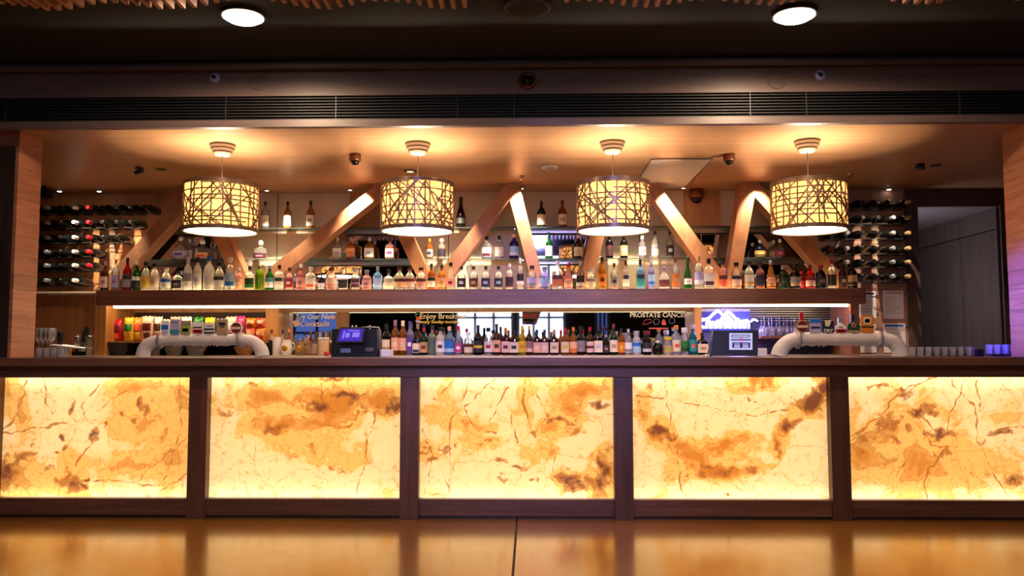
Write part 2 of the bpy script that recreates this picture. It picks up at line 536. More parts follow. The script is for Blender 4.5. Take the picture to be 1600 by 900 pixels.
# rear wall of the room with daylight windows (seen in the mirrors)
struct(box('wall_rear', XL, XRT, YREAR - 0.15, YREAR, 0, 4.0, M_BLACK))
M_DAY = glow('daylight_pane', '#d6e2ff', 4.0)
for n_, (x0, x1, z0, z1) in enumerate(((-1.75, -0.35, 1.25, 3.5), (-0.2, 0.95, 1.25, 3.5), (-6.4, -4.7, 1.1, 2.6), (1.75, 2.05, 1.3, 2.4))):
    wd = struct(MB().box(x0, x1, YREAR, YREAR + 0.02, z0, z1).build('window_%d' % (n_ + 1), M_DAY if n_ < 2 else glow('dusk_pane', '#5c7ac8', 0.75)))
    fr = MB()
    for xx in [x0 + (x1 - x0) * i / 3 for i in range(4)]:
        fr.box(xx - 0.035, xx + 0.035, YREAR, YREAR + 0.06, z0 - 0.03, z1 + 0.03)
    for zz in (z0, z0 + (z1 - z0) * 0.3, z1):
        fr.box(x0 - 0.03, x1 + 0.03, YREAR, YREAR + 0.055, zz - 0.03, zz + 0.03)
    fo = fr.build('frame', mat('steel_blue_frame', '#33405a', 0.5), wd)
    fo['kind'] = 'stuff'

# ------------------------------------------------------------------ the bar front
YF = 0.0
bar = thing('onyx_bar', 'dark timber bar front with five glowing onyx panels', 'bar', (0, 0.3, 0))
S_, W_ = 1.45, 0.127
ZP1, ZP0 = 0.951, 0.131
post_x = [(k - 1.5) * S_ for k in (-1, 0, 1, 2, 3, 4)]
for xx in post_x:
    box('post', xx - W_ / 2, xx + W_ / 2, YF - 0.02, YF + 0.12, 0.0, 0.955, M_WALNUT_V, bar, 0.003)
for a, b in zip(post_x, post_x[1:]):
    box('bottom_rail', a + W_ / 2, b - W_ / 2, YF, YF + 0.1, 0.02, ZP0, M_WALNUT, bar, 0.003)
box('top_rail', post_x[0], post_x[-1], YF - 0.03, YF + 0.12, ZP1, 1.03, M_WALNUT, bar, 0.003)
box('plinth', post_x[0], post_x[-1], YF + 0.012, YF + 0.1, 0.0, 0.02, M_DARKTRIM, bar)
box('light_box', post_x[0], post_x[-1], YF + 0.28, YF + 0.30, 0.0, 1.03, mat('light_box_white', '#f2ead8', 0.8), bar)

ct = thing('bar_counter', 'dark walnut bar top running the whole length of the bar', 'counter', (0, 0.3, ZTOP - 0.05))
box('slab', -5.2, 5.2, -0.09, 0.66, ZTOP - 0.055, ZTOP, M_WALNUT, ct, 0.004)
box('steel_inlay', -3.6, 3.4, 0.20, 0.62, ZTOP - 0.001, ZTOP + 0.0015, M_STEEL, ct)

# onyx: fields measured across each slab steer the procedural stone
def onyx_mat():
    mt, nt, out = newmat('backlit_onyx')
    g = N(nt, 'ShaderNodeNewGeometry')
    def attr(nm):
        a = N(nt, 'ShaderNodeAttribute'); a.attribute_name = nm; return a.outputs['Fac']
    def noise_(scale, det, dist, rough=0.55):
        n = N(nt, 'ShaderNodeTexNoise'); n.inputs['Scale'].default_value = scale; n.inputs['Detail'].default_value = det
        n.inputs['Distortion'].default_value = dist; n.inputs['Roughness'].default_value = rough
        nt.links.new(g.outputs['Position'], n.inputs['Vector']); return n
    def madd(a, k, b):
        q = N(nt, 'ShaderNodeMath', operation='MULTIPLY_ADD'); q.inputs[1].default_value = k
        nt.links.new(a, q.inputs[0])
        if isinstance(b, float): q.inputs[2].default_value = b
        else: nt.links.new(b, q.inputs[2])
        return q.outputs[0]
    def ramp(v, a, b, to0=0.0, to1=1.0):
        q = N(nt, 'ShaderNodeMapRange', interpolation_type='SMOOTHSTEP')
        q.inputs[1].default_value = a; q.inputs[2].default_value = b; q.inputs[3].default_value = to0; q.inputs[4].default_value = to1
        nt.links.new(v, q.inputs[0]); return q.outputs[0]
    def mixc(f, c1, c2):
        q = N(nt, 'ShaderNodeMix', data_type='RGBA')
        nt.links.new(f, q.inputs[0])
        for idx, c in ((6, c1), (7, c2)):
            if isinstance(c, tuple): q.inputs[idx].default_value = c
            else: nt.links.new(c, q.inputs[idx])
        return q.outputs[2]
    n1 = noise_(3.2, 9, 0.8); n2 = noise_(9, 8, 0.9, 0.65); n3 = noise_(22, 6, 0.3, 0.7); n4 = noise_(60, 4, 0)
    cl = madd(n1.outputs['Fac'], 1.15, madd(n2.outputs['Fac'], 0.55, -0.85))
    cl = madd(attr('cloud'), 0.8, cl)
    base = mixc(ramp(cl, 0.0, 0.24), rgba((1.0, 0.74, 0.37)), rgba((0.93, 0.52, 0.14)))
    base = mixc(ramp(cl, 0.36, 0.80), base, rgba((0.60, 0.22, 0.035)))
    ab = N(nt, 'ShaderNodeMath', operation='ABSOLUTE'); nt.links.new(madd(cl, 1.0, -0.20), ab.inputs[0])
    base = mixc(ramp(ab.outputs[0], 0.0, 0.03, 0.40, 0.0), base, rgba((0.66, 0.28, 0.05)))
    ab2 = N(nt, 'ShaderNodeMath', operation='ABSOLUTE'); nt.links.new(madd(cl, 1.0, -0.52), ab2.inputs[0])
    base = mixc(ramp(ab2.outputs[0], 0.0, 0.05, 0.6, 0.0), base, rgba((0.42, 0.13, 0.03)))
    # flecks
    fl_ = madd(n3.outputs['Fac'], 1.0, madd(n4.outputs['Fac'], 0.35, -0.17))
    base = mixc(ramp(fl_, 0.50, 0.70, 0, 0.62), base, rgba((0.72, 0.32, 0.06)))
    # fine veins everywhere
    wv = N(nt, 'ShaderNodeVectorMath', operation='MULTIPLY_ADD'); wv.inputs[1].default_value = (0.22, 0.22, 0.22)
    nt.links.new(n1.outputs['Color'], wv.inputs[0]); nt.links.new(g.outputs['Position'], wv.inputs[2])
    wv2 = N(nt, 'ShaderNodeVectorMath', operation='MULTIPLY_ADD'); wv2.inputs[1].default_value = (0.05, 0.05, 0.05)
    nt.links.new(n2.outputs['Color'], wv2.inputs[0]); nt.links.new(wv.outputs[0], wv2.inputs[2])
    vo = N(nt, 'ShaderNodeTexVoronoi', feature='DISTANCE_TO_EDGE'); vo.inputs['Scale'].default_value = 3.6
    nt.links.new(wv2.outputs[0], vo.inputs['Vector'])
    base = mixc(ramp(vo.outputs['Distance'], 0.0, 0.016, 0.6, 0.0), base, rgba((0.75, 0.28, 0.04)))
    # drawn veins
    ve = madd(n2.outputs['Fac'], 0.022, madd(n3.outputs['Fac'], 0.010, madd(attr('vein'), 1.0, -0.016)))
    ve = N(nt, 'ShaderNodeMath', operation='ABSOLUTE', i_0=0.0) if False else ve
    base = mixc(ramp(ve, 0.0022, 0.0065, 0.85, 0.0), base, rgba((0.42, 0.14, 0.025)))
    # brown inclusions
    da = madd(n2.outputs['Fac'], 1.6, madd(n3.outputs['Fac'], 1.3, madd(attr('dark'), 1.1, -1.5)))
    base = mixc(ramp(da, 0.22, 0.50, 0, 0.75), base, rgba((0.40, 0.13, 0.03)))
    base = mixc(ramp(da, 0.60, 0.95, 0, 0.75), base, rgba((0.13, 0.035, 0.03)))
    em = N(nt, 'ShaderNodeEmission'); em.inputs[1].default_value = 0.66
    nt.links.new(base, em.inputs[0])
    tl = N(nt, 'ShaderNodeBsdfTranslucent'); nt.links.new(base, tl.inputs[0])
    gl = N(nt, 'ShaderNodeBsdfGlossy'); gl.inputs['Roughness'].default_value = 0.08
    fr = N(nt, 'ShaderNodeFresnel'); fr.inputs[0].default_value = 1.4
    ms = N(nt, 'ShaderNodeMixShader'); nt.links.new(fr.outputs[0], ms.inputs[0])
    nt.links.new(tl.outputs[0], ms.inputs[1]); nt.links.new(gl.outputs[0], ms.inputs[2])
    a = N(nt, 'ShaderNodeAddShader'); nt.links.new(ms.outputs[0], a.inputs[0]); nt.links.new(em.outputs[0], a.inputs[1])
    nt.links.new(a.outputs[0], out.inputs[0])
    return mt
M_ONYX = onyx_mat()

ONYX = [
 dict(label='onyx panel with a brown corner blotch and scattered dark specks',
  vein=[[(44,592),(28,640),(0,680)],[(156,592),(126,636),(140,660)],[(68,592),(74,632),(86,648)],[(294,688),(264,708),(216,748)],[(280,592),(282,680),(256,760)],[(294,742),(244,776)],[(144,688),(120,732)],[(150,640),(208,604)],[(0,680),(60,670),(110,660)],[(170,748),(250,760)]],
  cloud=[(220,608,55,18,.8),(224,668,40,30,.5),(200,724,45,18,.7),(0,612,30,40,.7),(276,632,25,40,.5),(110,752,30,20,.6),(20,736,45,35,.8),(30,640,12,40,.5),(270,720,30,30,.5),(110,716,30,22,.4)],
  dark=[(14,736,20,20,.9),(44,712,14,5,.7),(112,750,16,10,.9),(112,639,4,3,.9),(96,684,5,3,.9),(148,684,6,9,.9),(88,702,4,3,.9),(138,742,5,3,.9),(160,747,5,3,.9),(132,755,5,5,.9),(166,764,3,4,.9),(204,654,10,5,.8),(228,636,6,10,.7),(160,667,3,3,.8),(108,701,4,4,.8),(184,640,3,3,.7),(70,734,6,6,.5)]),
 dict(label='onyx panel with amber-brown cloud across its upper half and pale foot',
  vein=[[(588,648),(568,720),(556,772)],[(500,596),(500,630),(530,648)],[(470,650),(500,668),(540,664),(560,650)]],
  cloud=[(520,632,55,30,1.1),(420,618,45,16,.8),(432,662,35,12,.7),(500,664,40,10,.7),(472,704,60,22,.45),(560,728,40,14,.4),(600,620,25,24,.9),(400,640,20,20,.4),(540,690,60,16,.3),(400,740,70,26,-.5),(580,745,50,20,-.5),(470,755,70,14,-.5)],
  dark=[(540,616,24,6,.85),(492,636,18,6,.9),(616,632,12,10,.85),(394,603,8,4,1),(428,666,12,5,.8),(576,634,8,5,.7),(360,640,14,5,.5),(480,695,4,4,.6),(530,734,16,4,.5),(455,720,20,8,.35),(520,592,16,4,.8),(590,645,18,4,.5)]),
 dict(label='onyx panel with forking thin veins and a ragged orange band',
  vein=[[(728,592),(720,632),(704,660),(702,772)],[(776,592),(724,636)],[(792,604),(764,660)],[(816,592),(820,652),(832,676)],[(836,612),(860,652),(834,676)],[(656,672),(680,720),(702,764)],[(708,700),(676,720),(664,772)],[(724,636),(740,668),(776,676)],[(664,764),(700,776)],[(690,614),(710,596)],[(864,706),(866,756)],[(800,650),(808,690)]],
  cloud=[(920,604,36,16,.9),(900,640,22,28,.9),(868,672,24,14,.8),(848,708,18,16,.8),(888,752,26,14,.8),(944,730,18,34,.8),(680,648,30,14,.5),(740,664,40,8,.6),(820,620,18,36,.5),(668,708,20,18,.6),(690,612,16,14,.5),(790,690,50,10,.3)],
  dark=[(896,758,16,12,.9),(936,742,10,22,.95),(880,658,10,5,.9),(938,636,12,6,.8),(832,674,6,7,.7),(668,706,14,6,.6),(700,702,10,3,.8),(756,688,9,3,.7),(776,722,8,4,.7),(808,732,14,3,.8),(784,748,10,3,.7),(838,744,6,5,.7),(952,706,8,10,.6),(680,720,8,4,.6),(880,606,10,8,.4),(900,680,10,20,.35)]),
 dict(label='onyx panel with a deep brown V-shaped band',
  vein=[[(1040,596),(1046,652),(1060,716),(1070,776)],[(1060,624),(1100,636),(1136,644),(1184,648)],[(990,620),(1040,622)],[(1236,640),(1190,648)]],
  cloud=[(1000,642,14,16,1),(1028,670,20,14,1.1),(1056,694,20,14,.9),(1080,714,20,14,1),(1110,732,26,12,1),(1150,738,32,8,.9),(1190,732,18,8,.9),(1216,696,9,26,1),(1232,664,12,18,1.1),(1262,636,22,16,1.1),(1284,604,14,24,1),(1128,696,36,13,.9),(1180,600,30,9,1),(1092,742,20,8,.6),(1166,684,14,8,.6),(1010,608,6,8,.6),(1130,640,80,30,-.4),(1250,740,40,30,-.3)],
  dark=[(1268,628,16,12,1.15),(1280,606,10,16,.9),(1024,666,12,6,1.05),(1040,676,10,4,.8),(1236,664,12,9,.9),(1108,728,18,5,.8),(1130,736,26,3,.7),(1182,732,12,4,.7),(1094,740,12,6,.6),(1216,700,4,16,.6),(1178,598,16,7,.55),(1164,618,3,6,.9),(1140,776,4,5,1),(1176,622,3,3,.7),(1010,604,5,6,.6)]),
 dict(label='onyx panel with dark branching cracks and amber lower half',
  vein=[[(1328,688),(1360,664),(1392,632),(1424,604),(1466,590)],[(1328,700),(1366,658),(1400,624),(1440,600)],[(1328,680),(1352,668)],[(1416,628),(1440,652),(1464,676),(1488,680)],[(1430,640),(1452,690),(1484,706)],[(1512,592),(1488,636),(1480,676)],[(1488,596),(1520,636),(1532,692),(1552,740),(1576,776)],[(1464,700),(1456,732),(1444,776)],[(1560,674),(1600,664)],[(1528,594),(1528,640)],[(1560,600),(1600,640)],[(1370,680),(1404,690)],[(1416,714),(1400,745)]],
  cloud=[(1400,725,90,36,.75),(1345,700,24,40,.6),(1500,720,60,40,.5),(1395,660,34,26,.5),(1330,640,10,30,.3),(1530,650,60,12,.35),(1590,750,20,24,.6),(1440,640,30,16,.3)],
  dark=[(1392,660,22,14,.62),(1420,668,12,8,.55),(1380,612,22,4,.8),(1424,618,12,4,.7),(1440,648,20,7,.85),(1470,676,22,5,.85),(1568,674,16,4,1),(1474,704,16,4,.8),(1592,752,10,10,.9),(1340,684,18,10,.5),(1544,690,4,4,.6),(1404,690,14,4,.6),(1346,706,14,12,.35),(1548,742,40,14,.3)]),
]
def seg_dist(p, a, b):
    ax_, ay_ = a; bx_, by_ = b
    dx, dy = bx_ - ax_, by_ - ay_
    t = max(0, min(1, ((p[0] - ax_) * dx + (p[1] - ay_) * dy) / (dx * dx + dy * dy)))
    return math.hypot(p[0] - ax_ - t * dx, p[1] - ay_ - t * dy)
YO = YF + 0.05
PXS = FPX / (YO - CAM.y)
M_LED = glow('panel_led', '#fff6ec', 5.5)
for i, (a, b) in enumerate(zip(post_x, post_x[1:])):
    spec = ONYX[i]
    x0, x1 = a + W_ / 2 + 0.001, b - W_ / 2 - 0.001
    nx, nz = 150, 92
    vs, fs, av, ac, ad = [], [], [], [], []
    for j in range(nz + 1):
        for q in range(nx + 1):
            X = x0 + (x1 - x0) * q / nx; Z = ZP0 + 0.002 + (ZP1 - ZP0 - 0.004) * j / nz
            vs.append((X, YO, Z))
            d = Vector((X, YO, Z)) - CAM
            p = (800 + FPX * d.dot(RGT) / d.dot(FWD), 450 - FPX * d.dot(UPV) / d.dot(FWD))
            wq = Vector((p[0] * 0.030, p[1] * 0.030, i * 7.3))
            w1 = noise.noise_vector(wq); w2 = noise.noise_vector(wq * 3.1)
            w3 = noise.noise_vector(wq * 0.35)
            p0_ = p
            p = (p[0] + 7 * w1.x + 3.5 * w2.x, p[1] + 7 * w1.y + 3.5 * w2.y)
            av.append(min(seg_dist(p, s0, s1) for pl in spec['vein'] for s0, s1 in zip(pl, pl[1:])) / PXS)
            p = (p0_[0] + 14 * w1.x + 9 * w2.x + 10 * w3.x, p0_[1] + 11 * w1.y + 8 * w2.y + 8 * w3.y)
            ac.append(sum(k_ * math.exp(-((p[0] - cx) / rx) ** 2 - ((p[1] - cy) / ry) ** 2) for cx, cy, rx, ry, k_ in spec['cloud']))
            ad.append(max([0] + [k_ * math.exp(-((p[0] - cx) / rx / 1.3) ** 2 - ((p[1] - cy) / ry / 1.3) ** 2) for cx, cy, rx, ry, k_ in spec['dark'] if abs(p[0] - cx) < 4 * rx and abs(p[1] - cy) < 4 * ry]))
    for j in range(nz):
        for q in range(nx):
            c0 = j * (nx + 1) + q
            fs.append((c0, c0 + 1, c0 + nx + 2, c0 + nx + 1))
    pn = mesh_obj('onyx_panel', vs, fs, M_ONYX, bar)
    for nm, vals in (('vein', av), ('cloud', ac), ('dark', ad)):
        at_ = pn.data.attributes.new(nm, 'FLOAT', 'POINT')
        at_.data.foreach_set('value', vals)
    pn['label'] = spec['label']
    led = MB().box(x0 + 0.01, x1 - 0.01, YO + 0.035, YO + 0.05, ZP1 - 0.022, ZP1 - 0.006).build('led_strip', M_LED, bar)
    MB().box(x0 + 0.01, x1 - 0.01, YO + 0.035, YO + 0.05, ZP0 + 0.01, ZP0 + 0.026).build('led_strip', M_LED, bar)

# ------------------------------------------------------------------ back bar
bc = thing('back_counter', 'back counter with pale edge behind the bar, under the bottles', 'counter', (0, 2.3, 0))
box('cabinet', -5.0, XR_D0 - 0.05, YS + 0.04, YB - 0.015, 0.0, ZBACK - 0.04, M_DARK, bc)
box('worktop', -5.0, XR_D0 - 0.05, YS - 0.04, YB - 0.015, ZBACK - 0.04, ZBACK, mat('pale_worktop', '#b8a298', 0.35), bc, 0.003)
YSB = YB - 0.04
XS0, XS1 = ax(150, YS, 460), ax(1353, YS, 460)
sh = thing('timber_shelf', 'long thick walnut shelf carrying the main row of bottles', 'shelf', (0, 2.3, ZSHB))
box('slab', XS0, XS1, YS, YSB, ZSHB, ZSH - 0.004, M_SHELF, sh, 0.003)
M_TOPGLOW = glow('shelf_light_panel', '#ffd79a', 12.0)
box('light_panel', ax(215, YS, 452), ax(1335, YS, 452), YS + 0.03, YS + 0.135, ZSH - 0.004, ZSH - 0.0005, M_TOPGLOW, sh)
box('shelf_edge', XS0, XS1, YS, YS + 0.028, ZSH - 0.004, ZSH, M_SHELF, sh)
box('shelf_edge', XS0, XS1, YS + 0.137, YSB, ZSH - 0.004, ZSH, M_SHELF, sh)
box('led_strip', ax(178, YS + .06, 478), ax(1325, YS + .06, 474), YS + 0.05, YS + 0.08, ZSHB - 0.022, ZSHB, glow('shelf_led', '#ffdca4', 18.0), sh)
# small ledge by the wine rack
tag(box('wall_ledge', ax(52, 2.3), ax(150, 2.3), 2.3, YB - 0.013, az(456, 2.3), az(453.5, 2.3), mat('pale_edge', '#b09a88', 0.4)), 'thin pale ledge under the wine rack beside the left pillar', 'ledge')

# niche frame boards under the shelf
ni = thing('snack_niche', 'open oak niche with one shelf holding snack bags', 'niche', (ax(290, YS), 2.3, ZBACK))
NX0, NX1, NX2 = ax(150, YS), ax(167, YS), ax(416, YS)
box('side_board', NX0, NX1, YS, YB - 0.05, ZBACK, ZSHB, M_NICHE, ni)
box('side_board', ax(416, 2.34), ax(436, 2.34), 2.34, YB - 0.05, ZBACK, ZSHB, M_NICHE, ni)
zs_ = az(532, YS + 0.05)
box('shelf_board', NX1, NX2, YS + 0.05, YB - 0.05, zs_ - 0.016, zs_, M_NICHE, ni)
box('back_board', NX1, NX2, YB - 0.05, YB - 0.035, ZBACK, ZSHB, mat('niche_back', '#3c241a', 0.6), ni)
box('top_rail', NX1, NX2, YB - 0.09, YB - 0.05, az(487, YB - .09), ZSHB, M_NICHE, ni)
# mirrors
M_MIRROR = mirror_mat('mirror_silver', 0.78)
YM = YB - 0.03
def mirror(poly_px, label, name='wall_mirror'):
    pts = [at(px, py, YM) for px, py in poly_px]
    o = MB().prism([(p.x, p.z) for p in pts], YM, YM + 0.012).build(name, M_MIRROR)
    tag(o, label, 'mirror')
    return o
mir_c = mirror([(452, 487.5), (527, 487.5), (527, 556), (452, 556)], 'narrow mirror with cocktail lettering beside the snack niche')
mir_m = mirror([(546, 487), (1083, 487), (1083, 556), (546, 556)], 'long low mirror behind the bottles on the back counter')
tag(box('mirror_post', ax(527, YM), ax(546, YM), YM - 0.03, YM + 0.01, ZBACK, az(487, YM), M_LOWERWALL), 'brown upright between the narrow and the long low mirror', 'post')
tag(box('niche_post', ax(1083, YM - .2), ax(1094, YM - .2), YM - 0.25, YM + 0.01, ZBACK, ZSHB, M_NICHE), 'oak upright between the long mirror and the neon niche', 'post')
tag(box('niche_post', ax(1325, YS + .1), ax(1338, YS + .1), YS + 0.05, YB - 0.013, ZBACK, ZSHB, M_LOWERWALL), 'oak upright at the end of the neon niche beside the notices', 'post')
tag(box('mirror_rail', ax(434, YM), ax(1083, YM), YM - 0.06, YM + 0.01, az(487.5, YM), az(483, YM), mat('pinkish_rail', '#b89078', 0.5)), 'pale timber rail above the low mirrors under the shelf light', 'rail')

# ------------------------------------------------------------------ timbers
BT = [(149,175,284,310),(372,395,298,325),(378,411,569,598),(661,682,589,616),(666,692,778,804),(834,853,794,815),(903,924,936,961),(1120,1150,1016,1040),(1134,1154,1156,1180),(1308,1338,1176,1202)]
YT0, YT1 = 2.16, 2.36
BL = ['leaning right beside the wine rack, foot behind the red bottles', 'behind the leftmost pendant, sloping down to the green bottles', 'rising steeply right toward the second pendant',
      'hanging down behind the second pendant', 'forming the left leg of the middle peak', 'forming the right leg of the middle peak',
      'nearly upright under the third pendant', 'sloping down right from the third pendant', 'nearly upright between third and fourth pendants', 'sloping down right behind the fourth pendant']
for (b0, b1, t0, t1), l in zip(BT, BL):
    p = [at(b0, 452, YT0), at(b1, 452, YT0), at(t1, 303, YT0), at(t0, 303, YT0)]
    def ext(lo, hi, z): return lo.x + (hi.x - lo.x) * (z - lo.z) / (hi.z - lo.z)
    zt = ZC - 0.001; zb = ZSH
    poly = [(ext(p[0], p[3], zb), zb), (ext(p[1], p[2], zb), zb), (ext(p[1], p[2], zt), zt), (ext(p[0], p[3], zt), zt)]
    dy_ = .006 * (BT.index((b0, b1, t0, t1)) % 2)
    o = MB().prism(poly, YT0 + dy_, YT1 - dy_).build('slanted_timber', M_BEAM)
    tag(o, 'slanted timber beam ' + l, 'beam', 'zigzag timbers on the back wall')

# upper mirrors between timbers
def bx(i, y):
    b0, b1, t0, t1 = BT[i]; k = (452 - y) / 149.0
    return (b0 + b1) / 2 + ((t0 + t1) - (b0 + b1)) / 2 * k
def upmir(i, j, label):
    sh_ = lambda v: 828 + (v - 828) * 0.965
    if bx(i, 450) > bx(j, 450): return
    mirror([(sh_(bx(i, 451)), 450), (sh_(bx(j, 451)), 450), (sh_(bx(j, 358)), 360), (sh_(bx(i, 358)), 360)], label)
upmir(0, 1, 'slanted mirror panel between first two timbers beside the wine rack')
upmir(2, 3, 'wide slanted mirror panel between timbers under the second pendant')
upmir(5, 6, 'mirror panel between the middle peak and the third pendant')
upmir(7, 8, 'wedge mirror panel left of the nearly upright timber')
upmir(8, 9, 'slanted mirror panel below the fourth pendant')
# joints of the plaster panels, thin dark lines
for px in (431, 700, 1000):
    box('panel_joint', ax(px, YB), ax(px + 1, YB), YB - 0.002, YB, ZSH, ZC, M_DARK, wb)

# glass shelves
M_SHGLASS = glass('shelf_glass', '#b8ccc4', 0.12, 0.03)
ZG1, ZG2 = az(403.5, 2.38), az(354.5, 2.38)
def glass_shelf(px0, px1, z, py, label, rail):
    x0, x1 = ax(px0, 2.38, py), ax(px1, 2.38, py)
    g = thing('glass_shelf', label, 'shelf', ((x0 + x1) / 2, 2.45, z - 0.012), 'glass shelves between the timbers')
    box('pane', x0, x1, 2.375, YM - 0.004, z - 0.010, z, M_SHGLASS, g)
    if rail:
        box('rail', x0, x1, 2.50, 2.53, z - 0.045, z - 0.0105, M_STEEL, g)
    else:
        for q in (x0 + 0.05, x1 - 0.05):
            box('bracket', q - 0.006, q + 0.006, 2.40, YB - 0.013, z - 0.024, z - 0.0105, M_CHROME, g)
UP = [(262,328,1),(343,510,0),(530,618,1),(635,744,0),(760,812,0),(824,930,1),(944,1058,0),(1073,1152,1),(1168,1230,1)]
LO = [(215,352,1),(368,442,0),(468,642,1),(656,708,0),(724,825,0),(837,917,1),(932,1092,0),(1109,1145,1),(1158,1270,1)]
BAY = ['beside the wine rack', 'in the bay left of the long rising timber', 'under the second pendant', 'in the bay between second pendant and middle peak', 'inside the middle peak',
       'between middle peak and third pendant', 'in the bay behind the third pendant', 'in the wedge left of the upright timber', 'below the fourth pendant']
for i, (a, b, r_) in enumerate(UP): glass_shelf(a, b, ZG2, 355, 'upper glass shelf ' + BAY[i], r_)
for i, (a, b, r_) in enumerate(LO): glass_shelf(a, b, ZG1, 404, 'lower glass shelf ' + BAY[i], r_)

# ------------------------------------------------------------------ bottles
PAL = dict(clear='#fbfaf6', white='#f4f0ea', frost='#eceaf0', amber='#c8742a', gold='#e0a040', brown='#5a2c16', black='#15120f', green='#1f7a2a', dgreen='#17401f', lime='#9ac01e', blue='#1e6fd0', sky='#9cc4e8',
           navy='#1c2344', teal='#2a9a9a', red='#c01828', crimson='#8a1030', pink='#ecc4b8', rose='#e09a8e', lilac='#b8aee0', purple='#5a3aa0', plum='#4a2030', peach='#f0b890', cream='#f2dfc0', yellow='#e8c430',
           orange='#e08020', coral='#e8604a', grey='#8a8890', dark='#2c2628', silver='#c8c8d0', tan='#c09a6a', maroon='#6a1a20', mauve='#9a7080', kraft='#b89a78', magenta='#c83a88')
WORDS = dict(sky='light blue', frost='frosted', dgreen='dark green', dark='charcoal', lime='lime green', rose='rose pink')
def say(c): return WORDS.get(c, c)
def gmat(c):
    solid = {'clear': 0.22, 'white': 0.85, 'frost': 0.7, 'black': 0.9, 'navy': 0.7, 'brown': 0.6, 'dgreen': 0.6, 'dark': .8}.get(c, 0.45)
    return glass('bottle_glass_' + c, PAL[c], solid)
def pmat(c): return mat('label_paint_' + c, PAL[c], 0.55, vary=0.05, bscale=40)
def cmat(c): return mat('cap_' + c, PAL[c], 0.35, 0.7 if c in ('silver', 'gold') else 0.0, vary=0.04)

PROF = {  # unit height, unit width; (profile, cap profile, label z range, section power, depth factor)
 'std': ([(.44, 0), (.5, .02), (.5, .55), (.45, .62), (.28, .70), (.17, .76), (.15, .90)], [(.18, .86), (.18, .995), (.15, 1.0)], (.10, .48), None, 1),
 'slim': ([(.45, 0), (.5, .02), (.5, .60), (.42, .67), (.25, .74), (.19, .78), (.18, .92)], [(.22, .84), (.22, .995), (.18, 1.0)], (.14, .50), None, 1),
 'sq': ([(.46, 0), (.5, .02), (.5, .60), (.44, .66), (.22, .72), (.16, .75), (.16, .90)], [(.19, .83), (.19, .99), (.16, 1.0)], (.10, .50), 5, .8),
 'gin': ([(.46, 0), (.5, .02), (.5, .58), (.40, .68), (.22, .74), (.18, .78), (.18, .90)], [(.24, .86), (.25, .99), (.2, 1.0)], (.12, .50), None, 1),
 'flask': ([(.40, 0), (.46, .02), (.5, .18), (.48, .42), (.38, .58), (.2, .68), (.11, .74), (.1, .9)], [(.14, .82), (.15, .98), (.1, 1.0)], (.10, .42), None, .55),
 'round': ([(.30, 0), (.38, .02), (.48, .14), (.5, .28), (.47, .44), (.36, .57), (.18, .66), (.10, .72), (.09, .88)], [(.10, .80), (.17, .87), (.17, .95), (.08, 1.0)], (.08, .38), None, .8),
 'dec': ([(.46, 0), (.5, .02), (.5, .52), (.46, .58), (.2, .64), (.12, .68), (.12, .85)], [(.18, .78), (.2, .9), (.12, 1.0)], (.06, .34), 4, .7),
 'jar': ([(.46, 0), (.5, .03), (.5, .62), (.42, .70), (.30, .74), (.30, .86)], [(.34, .82), (.36, .85), (.36, .99), (.33, 1.0)], (.12, .52), None, 1),
 'champ': ([(.44, 0), (.5, .02), (.5, .34), (.44, .45), (.28, .60), (.18, .72), (.15, .80), (.15, .93)], [(.2, .78), (.2, .98), (.15, 1.0)], (.14, .32), None, 1),
 'cone': ([(.46, 0), (.5, .02), (.5, .30), (.36, .55), (.26, .72), (.18, .80), (.17, .92)], [(.22, .86), (.22, .99), (.18, 1.0)], (.10, .40), None, 1),
 'pot': ([(.30, 0), (.42, .04), (.5, .30), (.48, .55), (.34, .74), (.22, .80), (.2, .86)], [(.24, .82), (.2, .93), (.05, 1.0)], (.2, .5), None, 1),
}
MESHES = {}
def unit_mesh(key, mb, smooth=40):
    if key in MESHES: return MESHES[key]
    me = bpy.data.meshes.new('bottle_part')
    me.from_pydata(mb.v, [], mb.f)
    bm = bmesh.new(); bm.from_mesh(me); bmesh.ops.recalc_face_normals(bm, faces=bm.faces); bm.to_mesh(me); bm.free()
    me.polygons.foreach_set('use_smooth', [True] * len(me.polygons))
    try: me.set_sharp_from_angle(angle=math.radians(smooth))
    except Exception: pass
    MESHES[key] = me
    return me
def shell(t, z0, z1, half, out):
    """a label lying on the front of a bottle of type t"""
    prof, cap, lz, pw, dp = PROF[t]
    def rad(z):
        for (r0, a), (r1, b) in zip(prof, prof[1:]):
            if a <= z <= b: return r0 + (r1 - r0) * (z - a) / max(1e-6, b - a)
        return .5
    mb = MB(); n = 9; rows = 3
    for lay in (out, 0.001):
        for j in range(rows):
            z = z0 + (z1 - z0) * j / (rows - 1)
            r = rad(z)
            for i in range(n):
                a = math.radians(-90 - half + 2 * half * i / (n - 1))
                ca, sa = math.cos(a), math.sin(a)
                k_ = (abs(ca) ** pw + abs(sa) ** pw) ** (-1.0 / pw) if pw else 1.0
                mb.v.append(((r + lay) * k_ * ca, (r + lay) * k_ * sa * dp, z))
    L = n * rows
    for j in range(rows - 1):
        for i in range(n - 1):
            q = j * n + i
            mb.f.append((q, q + 1, q + n + 1, q + n)); mb.f.append((L + q, L + q + n, L + q + n + 1, L + q + 1))
    ring = [i for i in range(n)] + [n * (j + 1) - 1 for j in range(1, rows)] + [n * (rows - 1) + i for i in range(n - 2, -1, -1)] + [n * j for j in range(rows - 2, 0, -1)]
    for a, b in zip(ring, ring[1:] + ring[:1]):
        mb.f.append((a, L + a, L + b, b))
    return mb

